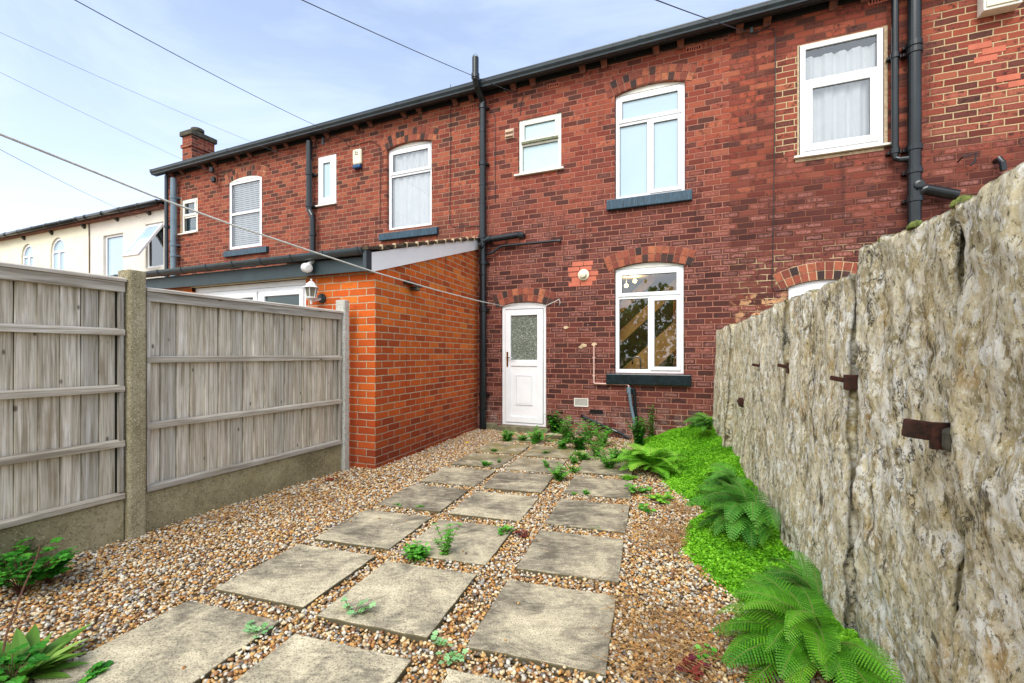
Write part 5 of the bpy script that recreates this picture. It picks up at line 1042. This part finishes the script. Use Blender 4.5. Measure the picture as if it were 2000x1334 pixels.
fern('dark feathery fern in the far corner by the house', ys(-.16, 5.6, .36), 30, .34, 'fern_dark', 7, 13, 4, wid=.48, extra=[90, 110, 130, 150, 170, 200, 220, 240], up=(30, 85))
c0 = gnd(1268, 925, 0); fern('light green fern at the edge of the paving', (c0[0], c0[1], .03), 60, .50, 'fern_light', 8, 14, 5, up=(30, 88), droop=(-55, 0), wid=.48)
c0 = gnd(1215, 925, 0)

def weed(label, px, py, h, n, mat, kind='oval', ls=.03, spread=.5, seed=0, cat='weed', name='weed', z=.005, group='weeds growing between the paving slabs'):
    rs = random.Random(seed*13+5); c0 = gnd(px, py, z); t = thing(name, label, cat, c0, WF, group); m = LB(); st_ = MB(); B = Vector(c0)
    for i in range(n):
        a_ = rs.uniform(0, 6.28); L_ = h*rs.uniform(.55, 1.1); sp_ = spread*rs.uniform(.2, 1); pts = [B+Vector((rs.uniform(-.01, .01), rs.uniform(-.01, .01), 0))]; K = 6
        for k in range(1, K+1): s_ = k/K; pts.append(pts[0]+Vector((math.cos(a_)*sp_*L_*s_**1.3, math.sin(a_)*sp_*L_*s_**1.3, L_*(s_-.25*sp_*s_*s_))))
        st_.tube(pts, .0015, 4, False)
        if kind == 'oval':
            for k in range(1, K+1):
                for sg in (0, 1, 2):
                    b_ = rs.uniform(0, 6.28); dv = Vector((math.cos(b_), math.sin(b_), rs.uniform(.0, .7))); m.cur = rs.random(); q = pts[k]+(pts[k-1]-pts[k])*rs.random(); m.leaf(q, dv, Vector((0, 0, 1)), ls*rs.uniform(.6, 1.15)*(1.1-.4*k/K), ls*.36)
        elif kind == 'lobed':
            for k in (K, K-2):
                b_ = a_+rs.uniform(-.8, .8); dv = Vector((math.cos(b_), math.sin(b_), rs.uniform(-.15, .35))); m.cur = rs.random(); m.lobed(pts[k], dv, Vector((rs.uniform(-.3, .3), rs.uniform(-.3, .3), 1)), ls*rs.uniform(.7, 1.2))
        elif kind == 'feather':
            for k in range(1, K+1):
                for sg in (-1, 1):
                    b_ = a_+sg*1.2; m.cur = rs.random()
                    for j in range(3): dv = Vector((math.cos(b_+j*.5), math.sin(b_+j*.5), rs.uniform(-.1, .5))); m.leaf(pts[k], dv, Vector((0, 0, 1)), ls*rs.uniform(.5, 1.), ls*.3)
        elif kind == 'broad':
            dv = Vector((math.cos(a_), math.sin(a_), rs.uniform(.15, .9))); m.cur = rs.random(); m.leaf(B+Vector((0, 0, .01)), dv, Vector((0, 0, 1)), L_, L_*.24, .1)
    m.build('leaves', mat, t)
    if kind != 'broad': st_.build('stalks', 'stem', t)
    return t
WD = [  # label, px, py, height, stems, material, kind, leaf size
 ('rosette of bright oval leaves at the front of the middle slabs', 815, 1093, .08, 12, 'weed', 'oval', .055, 1.),
 ('tall feathery seedling just right of the bright leaf rosette', 868, 1088, .18, 8, 'weed', 'feather', .03, .5),
 ('pale lobed seedling on the near middle slab', 690, 1205, .07, 8, 'weed_pale', 'lobed', .028, 1.2),
 ('pale lobed seedling by the near left slab corner', 505, 1240, .05, 8, 'weed_pale', 'lobed', .026, 1.4),
 ('reddish green geranium seedling beside the second middle slab', 985, 1045, .045, 12, 'weed', 'lobed', .026, 1.5),
 ('reddish sprig right of the geranium seedling in the gravel joint', 1020, 1050, .045, 9, 'redleaf', 'lobed', .02, 1.4),
 ('bright feathery weed between the fourth middle and right slabs', 1092, 940, .14, 14, 'weed', 'feather', .04, 1.),
 ('small feathery weed behind the fourth slab joint', 1068, 915, .07, 8, 'weed', 'feather', .025, .8),
 ('small bushy weed on the fourth right slab', 1145, 968, .05, 7, 'weed', 'feather', .02, .8),
 ('tiny green sprig on the left of the fourth right slab', 1120, 968, .03, 5, 'weed', 'feather', .016, 1.),
 ('pink tinged low weed between the third and fourth left slabs', 780, 990, .03, 9, 'weed', 'oval', .02, 1.5),
 ('low green weed just right of the pink tinged one', 822, 994, .03, 9, 'weed', 'oval', .018, 1.3),
 ('bright feathery tuft on the fifth left slab joint', 950, 912, .06, 8, 'weed', 'feather', .03, 1.),
 ('small tuft right of the fifth left slab', 975, 906, .05, 5, 'weed', 'oval', .022, .8),
 ('low green tuft on the sixth left slab joint', 965, 884, .04, 8, 'geranium', 'oval', .026, 1.3),
 ('low green tuft on the sixth middle slab joint', 1065, 888, .04, 7, 'geranium', 'oval', .026, 1.3),
 ('green tuft right in front of the door step', 992, 862, .13, 16, 'weed', 'oval', .06, 1.),
 ('low spread of green leaves by the door slab', 1020, 862, .08, 14, 'weed', 'oval', .04, 1.4),
 ('feathery green weed left of the big leaf by the door', 1045, 868, .18, 14, 'weed', 'feather', .05, .7),
 ('dense leafy weed against the wall right of the door', 1087, 848, .30, 22, 'geranium', 'oval', .085, .6),
 ('bright bushy weed right of the stone block', 1108, 866, .28, 20, 'weed', 'oval', .06, .7),
 ('dark leafy weed at the edge of the back gravel', 1133, 880, .20, 16, 'geranium', 'oval', .065, .9),
 ('straggly weed in front of the kitchen wall', 1150, 868, .28, 14, 'weed', 'feather', .045, .6),
 ('yellow green lobed weed on the sixth right slab', 1165, 893, .22, 18, 'weed', 'oval', .04, .8),
 ('small green weed in the gap behind the fifth right slab', 1122, 906, .07, 8, 'weed', 'feather', .03, 1.),
 ('bright weed in the joint left of the fifth right slab', 1122, 924, .06, 9, 'weed', 'oval', .03, 1.1),
 ('sprawling weed on the right of the fifth right slab', 1190, 918, .18, 14, 'weed', 'feather', .04, 1.),
 ('dense dark weed below the grey waste pipe', 1248, 872, .30, 48, 'geranium', 'oval', .055, .5),
 ('tall spiky weed against the wall by the green mound', 1270, 862, .42, 7, 'weed', 'oval', .045, .2),
 ('bright lobed weed in the gravel below the light fern', 1245, 965, .06, 18, 'weed', 'lobed', .04, 1.8),
 ('yellow green lobed weed near the dry fern litter', 1295, 980, .06, 22, 'fern_light', 'lobed', .04, 2.),
 ('small bluish weed in the gravel beside the third right slab', 1260, 1000, .04, 9, 'weed', 'lobed', .032, 1.6),
 ('yellowish clover patch at the edge of the creeping mat', 1350, 990, .03, 14, 'fern_light', 'oval', .022, 1.8),
 ('dark red weed at the bottom by the large fern', 1350, 1312, .035, 14, 'redleaf', 'lobed', .026, 1.7),
 ('small green seedling at the bottom right gravel', 1380, 1290, .04, 9, 'weed', 'lobed', .02, 1.5),
 ('pale seedling in the near gravel joint', 850, 1275, .05, 5, 'weed_pale', 'lobed', .022, 1.),
 ('second pale seedling near the bottom slab', 880, 1300, .045, 6, 'weed_pale', 'lobed', .022, 1.),
 ('pale seedling at the bottom edge of the near left slab', 175, 1330, .03, 7, 'geranium', 'lobed', .035, 1.2),
 ('tiny sprig on the second right slab edge', 1165, 1035, .02, 6, 'weed', 'oval', .014, 1.5),
 ('tall bushy weed left of the grey waste pipe', 1175, 872, .20, 16, 'weed', 'feather', .05, .8),
 ('leafy weed in front of the stone block', 1098, 878, .14, 14, 'weed', 'oval', .05, 1.),
 ('spreading weed beside the corner of the light fern', 1205, 905, .16, 16, 'geranium', 'oval', .05, .9),
 ('green sprigs between the sixth middle and right slabs', 1140, 900, .10, 14, 'weed', 'feather', .035, 1.2),
 ('green fringe under the light fern', 1225, 938, .05, 22, 'fern_light', 'feather', .03, 1.6)]
for i, (lb, px, py, h, n, mt, kd, ls, sp_) in enumerate(WD): k_ = 1.3 if py < 930 else 1.12; h *= k_; ls *= k_; n = int(n*1.35); weed(lb, px, py, h, n, mt, kd, ls, sp_, seed=i)
weed('broad veined leaf clump to the left of the dense weed by the door', 1060, 862, .27, 11, 'weed', 'broad', .05, .6, seed=77)
for i, (px, py) in enumerate(((40, 1165), (95, 1140), (8, 1130))):
    weed(['dark green geranium plant at the foot of the left gravel board', 'right hand part of the geranium clump by the fence', 'geranium clump cut by the left edge of the picture'][i], px, py, [.22, .16, .2][i], [55, 40, 40][i], 'geranium', 'lobed', .055, .9, seed=90+i, cat='plant', name='geranium', group='geraniums by the fence')
weed('broad leaved dock plant in the bottom left corner', 45, 1330, .26, 40, 'dock', 'broad', .05, .8, seed=120, cat='plant', name='dock_plant', group='plants in the bottom left corner')
weed('darker lobed plant mixed into the dock leaves', 20, 1340, .12, 16, 'geranium', 'lobed', .06, 1.2, seed=121, cat='plant', name='geranium', group='plants in the bottom left corner')
P0 = gnd(0, 1330, .0); pts = [Vector(atd(2, 1300, 1.75)), Vector(atd(12, 1240, 1.85)), Vector(atd(45, 1150, 2.1)), Vector(atd(72, 1090, 2.35)), Vector(atd(78, 1065, 2.45))]
tag(MB().tube(pts, .004, 6).build('bare_stem', 'stem', None, WF, pts[0]), 'long bare brown stem arching up beside the left geranium', 'stem')
# dry litter
n = 950; cen = [(1310, 1045, .22), (1300, 1060, .20), (1330, 1000, .12), (1290, 1290, .3), (1360, 1250, .25), (1330, 1330, .2), (1230, 1200, .25), (430, 1010, .28), (600, 975, .35)]; P = []
for i in range(n):
    px, py, s_ = cen[int(rng.choice(9, p=[.11, .11, .06, .14, .16, .1, .1, .1, .12]))]; c0 = gnd(px, py); P.append((c0[0]+rng.normal(0, s_*.55), c0[1]+rng.normal(0, s_*.5), .018+rng.uniform(0, .015)))
P = np.array(P); ok = yard(P[:, 0], P[:, 1], .03)
for (x, y, a_, w, h) in SR:
    c, s = math.cos(a_), math.sin(a_); lx = (P[:, 0]-x)*c+(P[:, 1]-y)*s; ly = -(P[:, 0]-x)*s+(P[:, 1]-y)*c; ok &= ~((np.abs(lx) < w)&(np.abs(ly) < h)&(rng.random(n) < .93))
P = P[ok]; n = len(P); tv = [(-1, -.02, 0), (1, -.012, 0), (1, .012, 0), (-1, .02, 0), (-1, 0, .03), (1, 0, .02)]; tf = [(0, 1, 5, 4), (4, 5, 2, 3)]; s = rng.uniform(.03, .11, n)
tag(inst('dry_fern_litter', 'twig', P, rots(n, .18), np.stack([s, np.full(n, .06), np.full(n, .06)], 1), rng.random(n), tv, tf), 'brown dry fern stalks and twigs lying on the gravel', 'litter', kind='stuff')
c0 = gnd(912, 866, .02); tag(MB().lathe([(.004, 0), (.022, .008), (.018, .02), (.005, .024)], 8, Matrix.Translation(c0)).build('dandelion', 'yellow', None, WF, c0), 'single yellow flower head on the gravel by the orange wall', 'flower')
c0 = Vector(gnd(632, 937, .03)); m = LB(); m.leaf(c0, Vector((1, .2, .1)), Vector((0, 0, 1)), .11, .07); tag(m.build('fallen_leaf', 'redleaf', None, WF, tuple(c0)), 'dark red fallen leaf on the gravel by the fence end', 'leaf')

# hedge behind the camera, seen only in the window reflections
n = 9000; X = rng.uniform(-7, 5, n); Zh = rng.uniform(0, 1, n)**.8; top = 3.3+.5*np.sin(X*1.3)+.3*np.sin(X*3.1); dp = rng.normal(0, .35, n); s = rng.uniform(.05, .12, n)
o = inst('hedge', 'geranium', np.stack([X, -5.5+dp-.386*(X+1), Zh*top], 1), rots(n, 1.2), np.stack([s, s, s], 1), rng.random(n), hexv, [(0, 1, 2, 3, 4, 5)]); tag(o, 'tall green hedge closing the yard behind the viewer', 'hedge')
